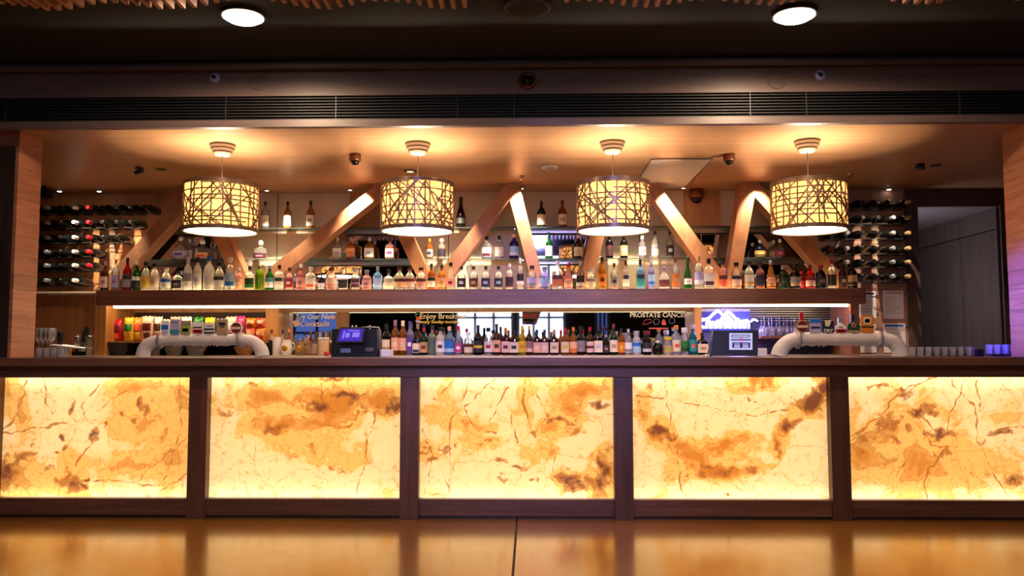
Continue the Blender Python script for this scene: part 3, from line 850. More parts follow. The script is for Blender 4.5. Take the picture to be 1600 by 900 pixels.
def with_mat(me, material):
    k_ = ('m', me.name, material.name)
    if k_ not in MESHES:
        c = me.copy(); c.materials.clear(); c.materials.append(material); MESHES[k_] = c
    return MESHES[k_]

def bottle(loc, wid, hei, t, gl, lab, cap, label, group, emb=None, ek='mid', liq=None, lz=None, name='bottle'):
    o = thing(name, label, 'bottle', loc, group)
    o.scale = (wid, wid, hei)
    prof, capp, lz0, pw, dp = PROF[t]
    if lz is None: lz = lz0
    def part(nm, key, mb, material, parent=o):
        me = with_mat(unit_mesh(key, mb), material)
        c = bpy.data.objects.new(nm, me); COL.objects.link(c); c.parent = parent
        return c
    part('body', ('b', t), MB().lathe(prof, n=14 if not pw else 20, sy=dp, power=pw), gmat(gl))
    part('cap', ('c', t), MB().lathe(capp, n=12), cmat(cap))
    if liq:
        c_, f_ = liq
        pr = [(r * .9, max(z, .012)) for r, z in prof if z < f_]
        rr = pr[-1][0]
        pr.append((rr, f_))
        part('liquid', ('l', t, f_), MB().lathe(pr, n=14 if not pw else 20, sy=dp, power=pw), glass('liquid_' + c_, PAL[c_], 0.6, 0.2))
    if lab:
        lo = part('label', ('s', t, lz), shell(t, lz[0], lz[1], 72 if not pw else 62, .012), pmat(lab))
        if emb:
            h = lz[1] - lz[0]
            rng, hf = {'mid': ((lz[0] + .34 * h, lz[0] + .66 * h), 28), 'top': ((lz[0] + .62 * h, lz[0] + .97 * h), 71), 'low': ((lz[0] + .04 * h, lz[0] + .36 * h), 71), 'band': ((lz[0] + .36 * h, lz[0] + .6 * h), 71)}[ek]
            part('emblem', ('e', t, lz, ek), shell(t, rng[0], rng[1], hf, .022), pmat(emb), lo)
    return o

# long timber shelf: x, top y, width, type, glass, label, cap, emblem, emblem kind, liquid
ROW = [
 (163,409,12,'std','brown','pink','mauve','mauve','mid',None),(180,405,12,'std','clear','lilac','gold','mauve','mid',('red',.34)),(198,403,13,'std','red','grey','black','dark','top',('red',.5)),
 (213,408,12,'std','green','dark','white','white','top',None),(227,409,14,'gin','clear','yellow','black','gold','mid',None),(241,412,15,'gin','clear','cream','black','peach','mid',None),
 (259,418,16,'gin','clear','white','clear','blue','top',None),(277,422,14,'sq','clear','dark','black','grey','mid',None),(293,401,13,'slim','frost','grey','frost','white','low',None),
 (308,402,13,'slim','white','white','navy','lilac','mid',None),(326,400,17,'slim','white','white','blue','frost','mid',None),(342,410,16,'gin','clear','white','black','dark','top',None),
 (359,402,15,'gin','clear','sky','white','blue','low',None),(373,418,13,'std','pink','peach','clear','cream','mid',None),(390,416,14,'sq','clear','dgreen','dark','green','low',None),
 (405,410,14,'std','lime',None,'cream',None,'mid',('lime',.52)),(421,415,13,'std','green','frost','grey','teal','top',None),(436,414,14,'sq','clear','white','black','dark','top',None),
 (452,418,12,'gin','pink','crimson','brown','pink','mid',None),(470,413,14,'std','rose','rose','clear','mauve','mid',('coral',.3)),(485,417,15,'sq','clear','white','clear','coral','low',None),
 (502,425,11,'round','navy','silver','dark','lilac','mid',None),(518,418,17,'gin','pink','pink','maroon','rose','low',None),(536,422,14,'sq','clear','black','white','dark','mid',None),
 (555,420,14,'gin','clear','plum','silver','mauve','band',None),(573,422,15,'gin','pink','rose','grey','mauve','mid',('gold',.2)),(590,416,13,'sq','sky','sky','grey','lilac','mid',None),
 (607,420,16,'dec','clear','cream','black','white','mid',None),(624,418,16,'gin','clear','peach','brown','plum','top',None),(640,418,16,'gin','clear','pink','maroon','crimson','top',None),
 (658,418,16,'gin','clear','rose','brown','plum','top',None),(674,412,12,'std','amber','white','black','black','top',None),(690,414,12,'std','gold','peach','black','tan','mid',None),
 (704,410,13,'cone','clear','rose','black','crimson','mid',None),(721,416,14,'std','clear','black','dark','silver','mid',None),(740,416,14,'std','clear','brown','plum','tan','mid',None),
 (759,416,14,'std','clear','navy','black','lilac','mid',None),(779,416,14,'std','clear','dark','black','sky','mid',None),(796,412,13,'std','clear','plum','white','dark','mid',None),
 (813,404,11,'slim','clear','dark','clear','white','low',None),(831,415,15,'gin','clear','lilac','dark','grey','low',('amber',.16)),(851,417,18,'gin','lilac','sky','grey','lilac','low',None),
 (871,408,17,'sq','clear','amber','clear','brown','top',None),(888,412,14,'cone','pink','peach','red','tan','mid',None),(907,408,13,'std','clear','dark','white','silver','low',('amber',.16)),
 (923,420,15,'jar','clear','cream','white','grey','top',None),(941,402,13,'std','gold','orange','black','brown','mid',('amber',.45)),(960,411,12,'std','clear','grey','brown','navy','mid',('gold',.14)),
 (978,407,10,'sq','clear','white','brown','navy','top',('amber',.3)),(1001,405,13,'sq','sky','teal','dark','navy','top',None),(1018,407,10,'slim','lilac','sky','silver','blue','low',None),
 (1038,417,17,'flask','clear','brown','grey','maroon','mid',None),(1056,403,12,'std','clear','amber','maroon','tan','mid',('amber',.48)),(1075,401,12,'champ','green','white','dgreen','silver','mid',None),
 (1092,400,14,'slim','clear','lilac','tan','frost','low',None),(1108,404,16,'sq','clear','white','black','plum','low',None),(1130,407,13,'std','pink','coral','dark','brown','top',None),
 (1151,410,15,'gin','clear','pink','black','navy','top',('gold',.14)),(1171,408,15,'gin','clear','white','dark','tan','low',None),(1188,409,14,'gin','rose','navy','dark','plum','mid',('amber',.2)),
 (1205,407,14,'cone','gold','peach','silver','tan','low',('gold',.5)),(1224,416,16,'std','dgreen','dark','grey','green','mid',None),(1243,413,16,'std','black','grey','black','tan','low',None),
 (1266,414,15,'std','red','pink','maroon','crimson','top',None),(1283,414,16,'gin','black','dark','red','grey','mid',None),(1300,406,14,'std','clear','dark','red','brown','top',None),
 (1317,410,12,'std','brown','dark','brown','tan','mid',None),(1332,408,15,'std','black','tan','black','dark','low',None)]
SHP = dict(std='round-shouldered', slim='tall slim', sq='square', gin='broad-shouldered', flask='flat flask', round='bulbous', dec='decanter-like', jar='wide-capped', champ='tapering', cone='cone-necked', pot='squat round')
def place_row(rows, Y, zb, pyb, what, group):
    for i, (px, top, wp, t, gl_, lab, cap, emb, ek, liq) in enumerate(rows):
        b = at(px, pyb, Y)
        sc = (Y - CAM.y) / FPX
        hei = at(px, top, Y).z - zb
        word = ('%s %s bottle' % (say(gl_), SHP[t])) + (', %s label' % say(lab) if lab else '') + ', %s cap' % say(cap)
        bottle((b.x, Y, zb), wp * sc, hei, t, gl_, lab, cap, '%s, %s %s' % (word, nth(i + 1), what), group, emb, ek, liq)
place_row(ROW, YS + 0.082, ZSH, 452, 'from left on timber shelf', 'bottles on the long timber shelf')
# bottles of the second rank that show between the others
for px, top, wp, t, gl_, lab, cap, lbl in ((366,424,10,'std','frost','white','white','pale frosted bottle peeping out behind the blue-labelled clear one'), (461,427,6,'slim','lilac','dark','lilac','thin lilac bottle squeezed between crimson and rose bottles on timber shelf'),
                                      (1253,424,9,'std','red','crimson','red','small red-capped bottle half hidden behind the black one on timber shelf'), (890,410,10,'std','crimson','red','red','red-capped crimson bottle standing in second rank below third pendant')):
    b = at(px, 452, YS + 0.14)
    bottle((b.x, YS + 0.142, ZSH), wp * 0.006, at(px, top, YS + 0.14).z - ZSH, t, gl_, lab, cap, lbl, 'bottles on the long timber shelf')

GLO = [(282,369,26,'round','clear','lilac','silver','purple','mid',None),(316,374,22,'dec','clear','peach','clear','coral','mid',None),(407,376,20,'dec','clear','plum','clear','mauve','mid',None),
 (527,371,14,'sq','clear','white','silver','lilac','mid',None),(548,371,14,'sq','gold','peach','silver','orange','mid',('amber',.5)),(577,371,15,'sq','gold','white','silver','sky','mid',('amber',.5)),(609,372,14,'sq','rose','pink','plum','magenta','mid',('maroon',.5)),
 (671,373,12,'std','amber','grey','orange','dark','mid',('maroon',.12)),(690,373,13,'gin','clear','dark','white','navy','mid',None),(760,369,15,'sq','clear','white','black','maroon','low',('maroon',.3)),(780,368,14,'sq','clear','cream','black','white','mid',('amber',.12)),
 (803,366,15,'gin','purple','sky','peach','white','low',None),(858,363,12,'std','green','white','green','cream','mid',None),(903,367,13,'std','brown','white','pink','cream','mid',None),(952,362,12,'std','black','plum','black','dark','mid',None),
 (975,362,12,'std','black','tan','black','cream','mid',None),(1004,368,12,'slim','clear','white','clear','grey','mid',('amber',.2)),(1024,361,12,'std','clear','cream','dark','grey','top',None),(1047,361,12,'std','clear','dark','dark','silver','mid',None),
 (1188,374,18,'round','navy','gold','silver','cream','mid',None),(1219,373,15,'round','clear','magenta','clear','pink','mid',None)]
place_row(GLO, 2.46, ZG1, 403.5, 'from left on lower glass shelves', 'bottles on the lower glass shelves')
for px, top, wp, t, gl_, lab, cap, lbl in ((296,374,13,'std','clear','white','silver','clear bottle behind the bulbous lilac-labelled decanter on glass shelf'), (333,381,11,'sq','clear','tan','black','small tan-labelled bottle behind the peach-labelled decanter on glass shelf'),
                                           (1209,375,14,'round','clear','tan','clear','clear round bottle behind the magenta-labelled one under fourth pendant')):
    b = at(px, 403.5, 2.545)
    bottle((b.x, 2.535, ZG1), wp * 0.0061, at(px, top, 2.545).z - ZG1, t, gl_, lab, cap, lbl, 'bottles on the lower glass shelves')
GUP = [(414,315,13,'std','clear','white','dark','cream','mid',None),(449,315,12,'std','gold','white','black','cream','mid',('amber',.3)),(485,314,13,'std','gold','white','black','grey','mid',('amber',.3)),
 (720,308,15,'champ','black','dark','black','dgreen','mid',None),(846,314,14,'std','dgreen','cream','dark','white','mid',None),(879,313,14,'std','amber','cream','brown','tan','mid',None)]
place_row(GUP, 2.46, ZG2, 354.5, 'from left on upper glass shelves', 'bottles on the upper glass shelves')

LOW = [(603,506,13,'slim','black','cream','black','tan','low',None),(617,500,12,'slim','amber','peach','mauve','cream','mid',('amber',.3)),(629,501,12,'slim','amber','peach','cream','pink','mid',('brown',.3)),(640,502,11,'slim','lilac','purple','purple','white','mid',None),
 (650,518,11,'sq','navy','cream','dark','navy','low',None),(662,512,13,'std','dgreen','tan','red','maroon','mid',None),(675,508,15,'std','clear',None,'dark',None,'mid',('green',.62)),(688,511,14,'gin','white','white','black','brown','mid',None),
 (702,510,16,'std','sky','blue','peach','sky','low',('blue',.6)),(716,509,12,'cone','clear','magenta','red','white','mid',None),(732,519,14,'gin','clear','cream','clear','brown','top',('gold',.2)),(747,508,14,'std','black','dark','black','yellow','band',None),
 (763,512,14,'gin','clear','white','black','red','mid',None),(776,506,13,'std','brown','peach','dark','dark','mid',None),(790,512,13,'sq','maroon','pink','orange','maroon','mid',None),(803,514,14,'sq','brown','cream','black','dark','mid',None),
 (816,509,13,'std','yellow','yellow','yellow','orange','mid',None),(827,509,11,'std','brown','mauve','yellow','pink','low',None),(839,515,12,'sq','brown','peach','dark','cream','mid',None),(851,515,12,'sq','brown','pink','dark','cream','mid',None),
 (866,515,13,'sq','brown','cream','tan','tan','mid',None),(883,512,13,'std','amber','cream','red','yellow','mid',None),(896,511,12,'std','amber','peach','orange','orange','low',None),(908,510,13,'gin','dark','grey','black','mauve','mid',None),
 (922,511,12,'std','brown','pink','red','maroon','band',None),(935,510,13,'sq','black','cream','black','silver','mid',None),(947,523,11,'gin','black','dark','grey','mauve','mid',None),(959,506,13,'std','dgreen','cream','maroon','tan','mid',None),
 (971,513,11,'std','amber','orange','black','yellow','mid',None),(982,514,12,'std','clear','white','silver','grey','low',None),(995,517,13,'jar','frost','sky','silver','blue','top',None),(1011,517,14,'jar','black','dark','maroon','silver','low',None),
 (1028,531,17,'pot','black',None,'silver',None,'mid',None),(1044,526,16,'jar','clear','tan','yellow','lime','mid',None),(1057,508,14,'gin','clear','cream','orange','coral','mid',None),(1070,512,13,'jar','clear','green','frost','dgreen','low',None),
 (1083,507,12,'gin','teal','teal','silver','coral','mid',None),(1098,520,16,'sq','black','cream','dark','tan','mid',None)]
place_row(LOW, YS + 0.07, ZBACK, 555, 'right of purple-screen till', 'bottles on the back counter')

# ------------------------------------------------------------------ wine racks
M_WINE = mat('wine_glass_dark', '#101312', 0.12, vary=0.0, spec=0.7)
def wine_bottle(x, z, capc, label, group):
    o = thing('wine_bottle', label, 'wine bottle', (x, YB - 0.02, z), group)
    pr = [(.034, -.002), (.042, -.01), (.042, -.185), (.035, -.21), (.019, -.235), (.017, -.25)]
    def p(nm, key, mb, mt_):
        c = bpy.data.objects.new(nm, with_mat(unit_mesh(key, mb), mt_)); COL.objects.link(c); c.parent = o
    p('body', 'wine_b', MB().lathe(pr, n=14, axis='y'), M_WINE)
    p('capsule', 'wine_c', MB().lathe([(.0175, -.235), (.0195, -.24), (.0195, -.305), (.016, -.308)], n=12, axis='y'), cmat(capc))
def rack(name, label, ups, rows, px0, px1, rods=True):
    z0, z1 = az(rows[-1] + 10, YB), az(rows[0] - 16, YB)
    x0, x1 = ax(px0, YB), ax(px1, YB)
    o = thing(name, label, 'wine rack', ((x0 + x1) / 2, YB - 0.03, z0))
    for u in ups:
        xu = ax(u, YB, 380)
        box('upright', xu - 0.028, xu + 0.028, YB - 0.02, YB - 0.0125, z0, z1, mat('rack_upright', '#a89070', 0.6), o)
    return o
LROWS = [328, 351, 374, 396, 417, 440]
LCOLS = [50 + 22 * i for i in range(9)]
LN = [9, 8, 7, 5, 5, 4]
YC = YB - 0.31
rl = rack('wine_rack', 'wall wine rack with pale uprights beside the left pillar', (118, 178), LROWS, 62, 262)
CAPN = dict(white='white', red='red', black='black', silver='silver', tan='tan')
for ri, y in enumerate(LROWS):
    z = az(y, YB - 0.15, 150)
    xs_ = []
    for ci in range(LN[ri]):
        xx = ax(LCOLS[ci] - (0 if ci else 2), YC, y)
        cap = 'white' if ci == 3 else ('red' if ci == 4 else ('silver' if ci in (1,) else 'black'))
        if ri in (5,) and ci == 4: cap = 'black'
        xs_.append(xx)
        wine_bottle(xx, z, cap, 'dark wine bottle with %s capsule, %s in %s row of rack beside left pillar' % (cap, nth(ci + 1), 'top' if ri == 0 else nth(ri + 1)), 'wine bottles in the rack beside the left pillar')
    for yy in (YB - 0.09, YB - 0.21):
        MB().tube([(xs_[0] - 0.12, yy, z - 0.046), (xs_[-1] + 0.09, yy, z - 0.041)], 0.0035, 6).build('rod', M_BLACKMETAL, rl)
RROWS = [320, 344, 367.5, 391, 412, 434]
rr_ = rack('wine_rack', 'wall wine rack with pale uprights beside the corridor opening', (1309, 1368), RROWS, 1290, 1418)
RC = [1420, 1396, 1372, 1348, 1324, 1300]
RN = [5, 5, 6, 6, 5, 5]
for ri, y in enumerate(RROWS):
    z = az(y, YB - 0.15, 1370)
    xs_ = []
    for ci in range(RN[ri]):
        xx = ax(RC[ci], YC, y)
        cap = ('tan', 'silver', 'black', 'black', 'silver', 'maroon')[ci]
        xs_.append(xx)
        wine_bottle(xx, z, cap, 'dark wine bottle with %s capsule, %s from corridor in %s row of rack' % (cap, nth(ci + 1), 'top' if ri == 0 else nth(ri + 1)), 'wine bottles in the rack beside the corridor')
    for yy in (YB - 0.09, YB - 0.21):
        MB().tube([(xs_[0] + 0.05, yy, z - 0.046), (xs_[-1] - 0.05, yy, z - 0.046)], 0.0035, 6).build('rod', M_BLACKMETAL, rr_)

# ------------------------------------------------------------------ pendants
def shade_mat():
    mt, nt, out = newmat('pendant_shade')
    tl = N(nt, 'ShaderNodeBsdfTranslucent'); tl.inputs[0].default_value = rgba((0.32, 0.150, 0.052))
    df = N(nt, 'ShaderNodeBsdfDiffuse'); df.inputs[0].default_value = rgba((0.35, 0.27, 0.19))
    mx = N(nt, 'ShaderNodeMixShader'); mx.inputs[0].default_value = 0.35
    nt.links.new(tl.outputs[0], mx.inputs[1]); nt.links.new(df.outputs[0], mx.inputs[2])
    nt.links.new(mx.outputs[0], out.inputs[0])
    return mt
M_SHADE = shade_mat()
M_LATT = mat('lattice_bronze', '#6e5643', 0.35, 0.2)
M_DIFF = glow('pendant_diffuser', '#fff0d2', 12.0)
RD, HD = 0.272, 0.375
def lattice():
    mb = MB(); rr = random.Random(3)
    C = 2 * math.pi * RD
    def strip(u0, v0, u1, v1, wd):
        L = math.hypot(u1 - u0, v1 - v0); n = max(2, int(L / 0.035))
        du, dv = (u1 - u0) / L, (v1 - v0) / L
        nu, nv = -dv * wd / 2, du * wd / 2
        b = len(mb.v)
        for i in range(n + 1):
            t = i / n
            for s_, rad in ((1, RD + 0.009), (-1, RD + 0.009), (-1, RD + 0.004), (1, RD + 0.004)):
                u = u0 + (u1 - u0) * t + nu * s_; v = min(HD, max(0, v0 + (v1 - v0) * t + nv * s_))
                a = u / RD
                mb.v.append((rad * math.cos(a), rad * math.sin(a), v))
        for i in range(n):
            q = b + i * 4
            for k_ in range(4):
                mb.f.append((q + k_, q + (k_ + 1) % 4, q + 4 + (k_ + 1) % 4, q + 4 + k_))
    for v in (0.008, 0.02, HD - 0.008, HD - 0.018): strip(0, v, C, v, 0.016)
    for v in (0.055, 0.09, 0.13, 0.175, 0.21, 0.255, 0.30, 0.335): 
        u = rr.uniform(0, C)
        strip(u, v + rr.uniform(-.01, .01), u + C * rr.uniform(.55, .9), v + rr.uniform(-.01, .01), 0.009)
    for i in range(26):
        u = C * (i + rr.uniform(-.3, .3)) / 26
        strip(u, 0, u + rr.uniform(-.012, .012), HD, 0.009)
    for i in range(48):
        u = C * (i + rr.uniform(-.4, .4)) / 48
        sl = rr.choice((-1, 1)) * rr.choice((0.45, 0.7, 1.0, 1.35))
        v0 = 0 if rr.random() < .6 else rr.uniform(0, .15); v1 = HD if rr.random() < .6 else rr.uniform(.22, HD)
        strip(u, v0, u + sl * (v1 - v0), v1, 0.009)
    return mb
LATT = unit_mesh('lattice', lattice(), 30)
ring = MB()
YLAMP = atz(805, 223, ZC).y
LAMPS = [(348, 226), (653, 224), (957, 223), (1261, 221)]
LL = ['beside the wine rack, leftmost of four', 'second of four from the left', 'third of four from the left', 'rightmost of four']
for i, (px, py) in enumerate(LAMPS):
    c = atz(px, py, ZC)
    y_ = YLAMP; c = at(px, py, y_)
    zt = az(288 - i * 1.0, y_, px) ; 
    zb_ = zt - HD
    L = thing('pendant_lamp', 'drum pendant lamp with bronze lattice shade, ' + LL[i], 'lamp', (c.x, y_, zb_), 'four lattice drum pendants over the bar')
    def lp(nm, mb, mt_, smooth=True, parent=L):
        o = mb.build(nm, mt_, parent)
        if smooth: autosmooth(o, 35)
        return o
    drum = MB(); n = 48
    for r, z in ((RD, 0), (RD, HD)):
        for q in range(n):
            a = 2 * math.pi * q / n; drum.v.append((c.x + r * math.cos(a), y_ + r * math.sin(a), zb_ + z))
    for q in range(n): drum.f.append((q, (q + 1) % n, n + (q + 1) % n, n + q))
    shd = lp('shade', drum, M_SHADE)
    la = bpy.data.objects.new('lattice', with_mat(LATT, M_LATT)); COL.objects.link(la); la.parent = shd
    la.rotation_euler = (0, 0, i * 1.37)
    dsc = MB().lathe([(RD - 0.012, 0.008), (RD - 0.012, 0.012)], (c.x, y_, zb_), 40)
    lp('diffuser', dsc, M_DIFF)
    rim = MB().tube([(c.x + RD * math.cos(2 * math.pi * q / 48), y_ + RD * math.sin(2 * math.pi * q / 48), zb_ + 0.004) for q in range(48)], 0.006, 6, True)
    lp('rim', rim, M_LATT)
    lp('cord', MB().tube([(c.x, y_, zb_ + 0.2), (c.x, y_, ZC - 0.08)], 0.004, 6), mat('cord_grey', '#6a5a50', 0.5))
    cn = MB().lathe([(.055, -.085), (.062, -.07), (.055, -.068), (.055, -.060), (.075, -.058), (.08, -.042), (.07, -.040), (.07, -.032), (.09, -.030), (.094, -.014), (.084, -.012), (.084, -.0005)], (c.x, y_, ZC), 24)
    cpy = lp('canopy', cn, mat('canopy_cream', '#c8b294', 0.4))
    for r_, z_ in ((.0745, -.064), (.0885, -.036), (.0985, -.007)):
        lp('gap_ring', MB().lathe([(r_, z_ - .005), (r_, z_ + .005)], (c.x, y_, ZC), 24), mat('canopy_bronze', '#5a4030', 0.4), True, cpy)
    lp('bulb', MB().lathe([(.004, .14), (.02, .145), (.03, .17), (.022, .2), (.012, .215)], (c.x, y_, zb_), 12), glow('bulb_glow', '#ffe6c0', 8.0))
    lamp('pendant_light', 'POINT', (c.x, y_, zb_ + 0.16 + 0.06), 62, (1.0, 0.79, 0.57), 0.035)

# ------------------------------------------------------------------ ceiling fittings
def downlight(px, py, label, r=0.118):
    c = atz(px, py, ZSOF)
    o = thing('downlight', label, 'light', (c.x, c.y, ZSOF - 0.02))
    mb = MB().lathe([(r + 0.012, 0.0), (r + 0.014, 0.018), (r + .002, 0.0195)], (c.x, c.y, ZSOF - 0.02), 32); mb.build('ring', M_BLACKMETAL, o)
    MB().lathe([(r * .3, -0.030), (r * .75, -0.020), (r, -0.002), (r, 0.002)], (c.x, c.y, ZSOF - 0.02), 32).build('lens', glow('downlight_lens', '#ffe9cc', 14.0), o)
    lamp('downlight_beam', 'SPOT', (c.x, c.y, ZSOF - 0.055), 150, (1.0, 0.70, 0.45), 0.1, (c.x, c.y, 0), 178, 0.25)
downlight(380, 22, 'large glowing round downlight in the black soffit, above the leftmost pendant')
downlight(1241, 20, 'large glowing round downlight in the black soffit, above the rightmost pendant')
c = atz(824, 6, ZSOF)
sp = thing('ceiling_speaker', 'round black ceiling speaker in the soffit between the two downlights', 'speaker', (c.x, c.y, ZSOF - 0.03))
MB().lathe([(.12, 0.0), (.138, 0.006), (.14, 0.0299)], (c.x, c.y, ZSOF - 0.03), 32).build('housing', mat('speaker_black', '#262424', 0.45), sp, True)
MB().lathe([(.118, -0.002), (.118, 0.002)], (c.x, c.y, ZSOF - 0.03), 32).build('mesh_cover', M_BLACK, sp)

def on_header(px, py): return at(px, py, -0.06)
for px, py, nm in ((336, 122, 'beneath the downlight over the leftmost pendant'), (1281, 118, 'right of the downlight over the rightmost pendant')):
    c = on_header(px, py)
    o = thing('wall_sensor', 'small pale blue round sensor on the bulkhead ' + nm, 'sensor', (c.x, c.y, c.z))
    MB().lathe([(.036, 0), (.036, -.008), (.03, -.014)], (c.x, c.y, c.z), 24, 'y').build('body', mat('sensor_lilac', '#a8a8e8', 0.4), o, True)
    MB().lathe([(.012, -.014), (.012, -.024), (.006, -.028)], (c.x, c.y, c.z), 12, 'y').build('lens', M_BLACKPL, o, True)
    MB().box(c.x - .022, c.x + .004, c.y - .017, c.y - .014, c.z + .008, c.z + .016).build('slot', M_BLACKPL, o)
for px, py, nm in ((403, 127, 'above the leftmost pendant'), (1214, 125, 'above the rightmost pendant')):
    c = on_header(px, py)
    o = thing('wall_speaker', 'flush brown round speaker on the bulkhead ' + nm, 'speaker', (c.x, c.y, c.z))
    for r in (.064, .046, .028):
        MB().tube([(c.x + r * math.cos(a * math.pi / 16), c.y - 0.002, c.z + r * math.sin(a * math.pi / 16)) for a in range(32)], 0.0028, 6, True).build('ring', M_HEADER, o)
    MB().lathe([(.062, 0), (.058, -.003)], (c.x, c.y, c.z), 28, 'y').build('cover', M_HEADER, o)
c = on_header(824, 127)
o = thing('wall_camera', 'copper ringed security camera with dark lens on the bulkhead centre', 'camera', (c.x, c.y, c.z))
MB().lathe([(.064, 0), (.064, -.01), (.052, -.03), (.04, -.03), (.04, -.012)], (c.x, c.y, c.z), 28, 'y').build('housing', M_COPPER, o, True)
MB().lathe([(.04, -.012), (.036, -.03), (.022, -.044), (.006, -.048)], (c.x, c.y, c.z), 24, 'y').build('lens', mat('lens_dark', '#0c0c10', 0.1), o, True)

def dome(px, py, r, label, low=1.0):
    c = atz(px, py, ZC)
    o = thing('dome_camera', label, 'camera', (c.x, c.y, ZC - r * 2))
    MB().lathe([(r, 0), (r, -r * 1.0), (r * .93, -r * 1.2)], (c.x, c.y, ZC), 24).build('housing', M_COPPER, o, True)
    MB().lathe([(r * .72, -r * 1.15), (r * .68, -r * 1.5), (r * .45, -r * 1.8), (r * .1, -r * 1.9)], (c.x, c.y, ZC), 20).build('dome', mat('lens_dark', '#0c0c10', 0.1), o, True)
dome(555, 241, 0.048, 'copper dome camera on the alcove ceiling between first and second pendants')
dome(1139, 241, 0.048, 'copper dome camera on the alcove ceiling between third and fourth pendants')
dome(1088, 296, 0.075, 'large copper camera hanging by the back wall right of the third pendant')
def ceil_disc(px, py, r, label, mt_, name, cat, inner=None):
    c = atz(px, py, ZC)
    o = thing(name, label, cat, (c.x, c.y, ZC - 0.008))
    MB().lathe([(r, 0.0), (r * 1.05, 0.0079)], (c.x, c.y, ZC - 0.008), 24).build('trim_ring', mt_, o)
    MB().lathe([(r * .6, -0.002), (r * .6, 0.002)], (c.x, c.y, ZC - 0.008), 20).build('lens', inner or mt_, o)
    return c
ceil_disc(859, 261, 0.07, 'white recessed ring light on the ceiling left of the third pendant', M_WHITE, 'recessed_light', 'light', M_STEEL)
ceil_disc(641, 267, 0.055, 'dark recessed light with tiny glowing centre behind the second pendant', M_BLACKMETAL, 'recessed_light', 'light', glow('dim_lens', '#ffe2a8', 1.2))
SPOTS = [(93, 298, 'over the left end of the wine rack', 1), (155, 298, 'over the middle of the wine rack', 1), (417, 297, 'above the upper shelf beside the leftmost pendant', .4), (547, 296, 'above the long rising timber', .4),
         (815, 293.5, 'above the middle timber peak', .4), (1068, 293, 'beside the white ceiling hatch', .4), (1389, 295, 'over the wine rack beside the corridor', 1), (1208, 293, 'behind the rightmost pendant', .6)]
for px, py, nm, on in SPOTS:
    c = ceil_disc(px, py, 0.032, 'tiny spotlight in the alcove ceiling ' + nm, M_STEEL, 'mini_spotlight', 'light', glow('spot_lens', '#fff2dc', 12.0) if on == 1 else glow('spot_lens_low', '#fff2dc', 2.5))
def wash(px, e, ang=70, dy=0.12, Y=2.02, tz=1.75):
    xx = ax(px, Y, 300)
    lamp('spot_beam', 'SPOT', (xx, Y, ZC - 0.02), e, (1.0, 0.80, 0.58), 0.02, (xx, Y + dy * 4, tz), ang, 0.6)
for px, e in ((110, 95), (170, 95), (430, 170), (560, 150), (700, 170), (815, 150), (980, 140), (1050, 150), (1190, 70), (1389, 95)): wash(px, e)
for px, py, nm in ((308, 277, 'left of the leftmost pendant'), (815, 275, 'between second and third pendants'), (1328, 272, 'right of the rightmost pendant')):
    c = atz(px, py, ZC)
    o = thing('sprinkler', 'small chrome ceiling sprinkler ' + nm, 'sprinkler', (c.x, c.y, ZC - 0.04))
    MB().lathe([(.03, -0.0005), (.028, -.006), (.008, -.007), (.008, -.03)], (c.x, c.y, ZC), 16).build('stem', M_CHROME, o)
    MB().lathe([(.02, -.034), (.02, -.031)], (c.x, c.y, ZC), 16).build('deflector', M_CHROME, o)
def track_spot(px, py, label):
    c = atz(px, py, ZC)
    o = thing('adjustable_spotlight', label, 'light', (c.x, c.y, ZC - 0.07))
    MB().lathe([(.035, -.0005), (.035, -.012)], (c.x, c.y, ZC), 20).build('mount', M_BLACKMETAL, o)
    MB().tube([(c.x, c.y, ZC - .01), (c.x, c.y, ZC - .03)], .008, 8).build('stem', M_BLACKMETAL, o)
    MB().tube([(c.x - .04, c.y + .02, ZC - .04), (c.x + .03, c.y - .02, ZC - .032)], .02, 14).build('head', M_BLACKMETAL, o, True)
    MB().lathe([(.045, -.0005), (.045, -.006)], (c.x + .16, c.y + .06, ZC), 18).build('recess_ring', M_BLACKMETAL, o)
track_spot(218, 262, 'black adjustable spotlight on the ceiling above the left wine rack')
track_spot(1438, 256, 'black adjustable spotlight on the ceiling before the corridor opening')
c = atz(64, 300, ZC); c = at(67, 303, 2.2)
o = thing('corner_speaker', 'small dark corner speaker at ceiling beside the left pillar', 'speaker', (c.x, 2.2, ZC - .12))
box('box', c.x - .05, c.x + .06, 2.15, 2.28, ZC - .11, ZC - .02, M_BLACKPL, o, .01)
box('bracket', c.x - .01, c.x + .01, 2.2, 2.22, ZC - .02, ZC - .0005, M_BLACKPL, o)
# ceiling hatch
y0, y1 = atz(1065, 248, ZC).y, atz(1036, 293, ZC).y
x0, x1 = atz(1019, 248, ZC).x, atz(1111, 248, ZC).x
ha = thing('ceiling_hatch', 'white rectangular access hatch in the alcove ceiling right of the third pendant', 'hatch', ((x0 + x1) / 2, (y0 + y1) / 2, ZC - 0.012))
box('panel', x0, x1, y0, y1, ZC - 0.006, ZC - 0.0005, mat('hatch_white', '#c8c0bc', 0.5), ha)
fr = MB(); t_ = 0.012
fr.box(x0 - t_, x0, y0 - t_, y1 + t_, ZC - .010, ZC - .0005).box(x1, x1 + t_, y0 - t_, y1 + t_, ZC - .010, ZC - .0005).box(x0, x1, y0 - t_, y0, ZC - .010, ZC - .0005).box(x0, x1, y1, y1 + t_, ZC - .010, ZC - .0005)
fr.build('frame', M_STEEL, ha)

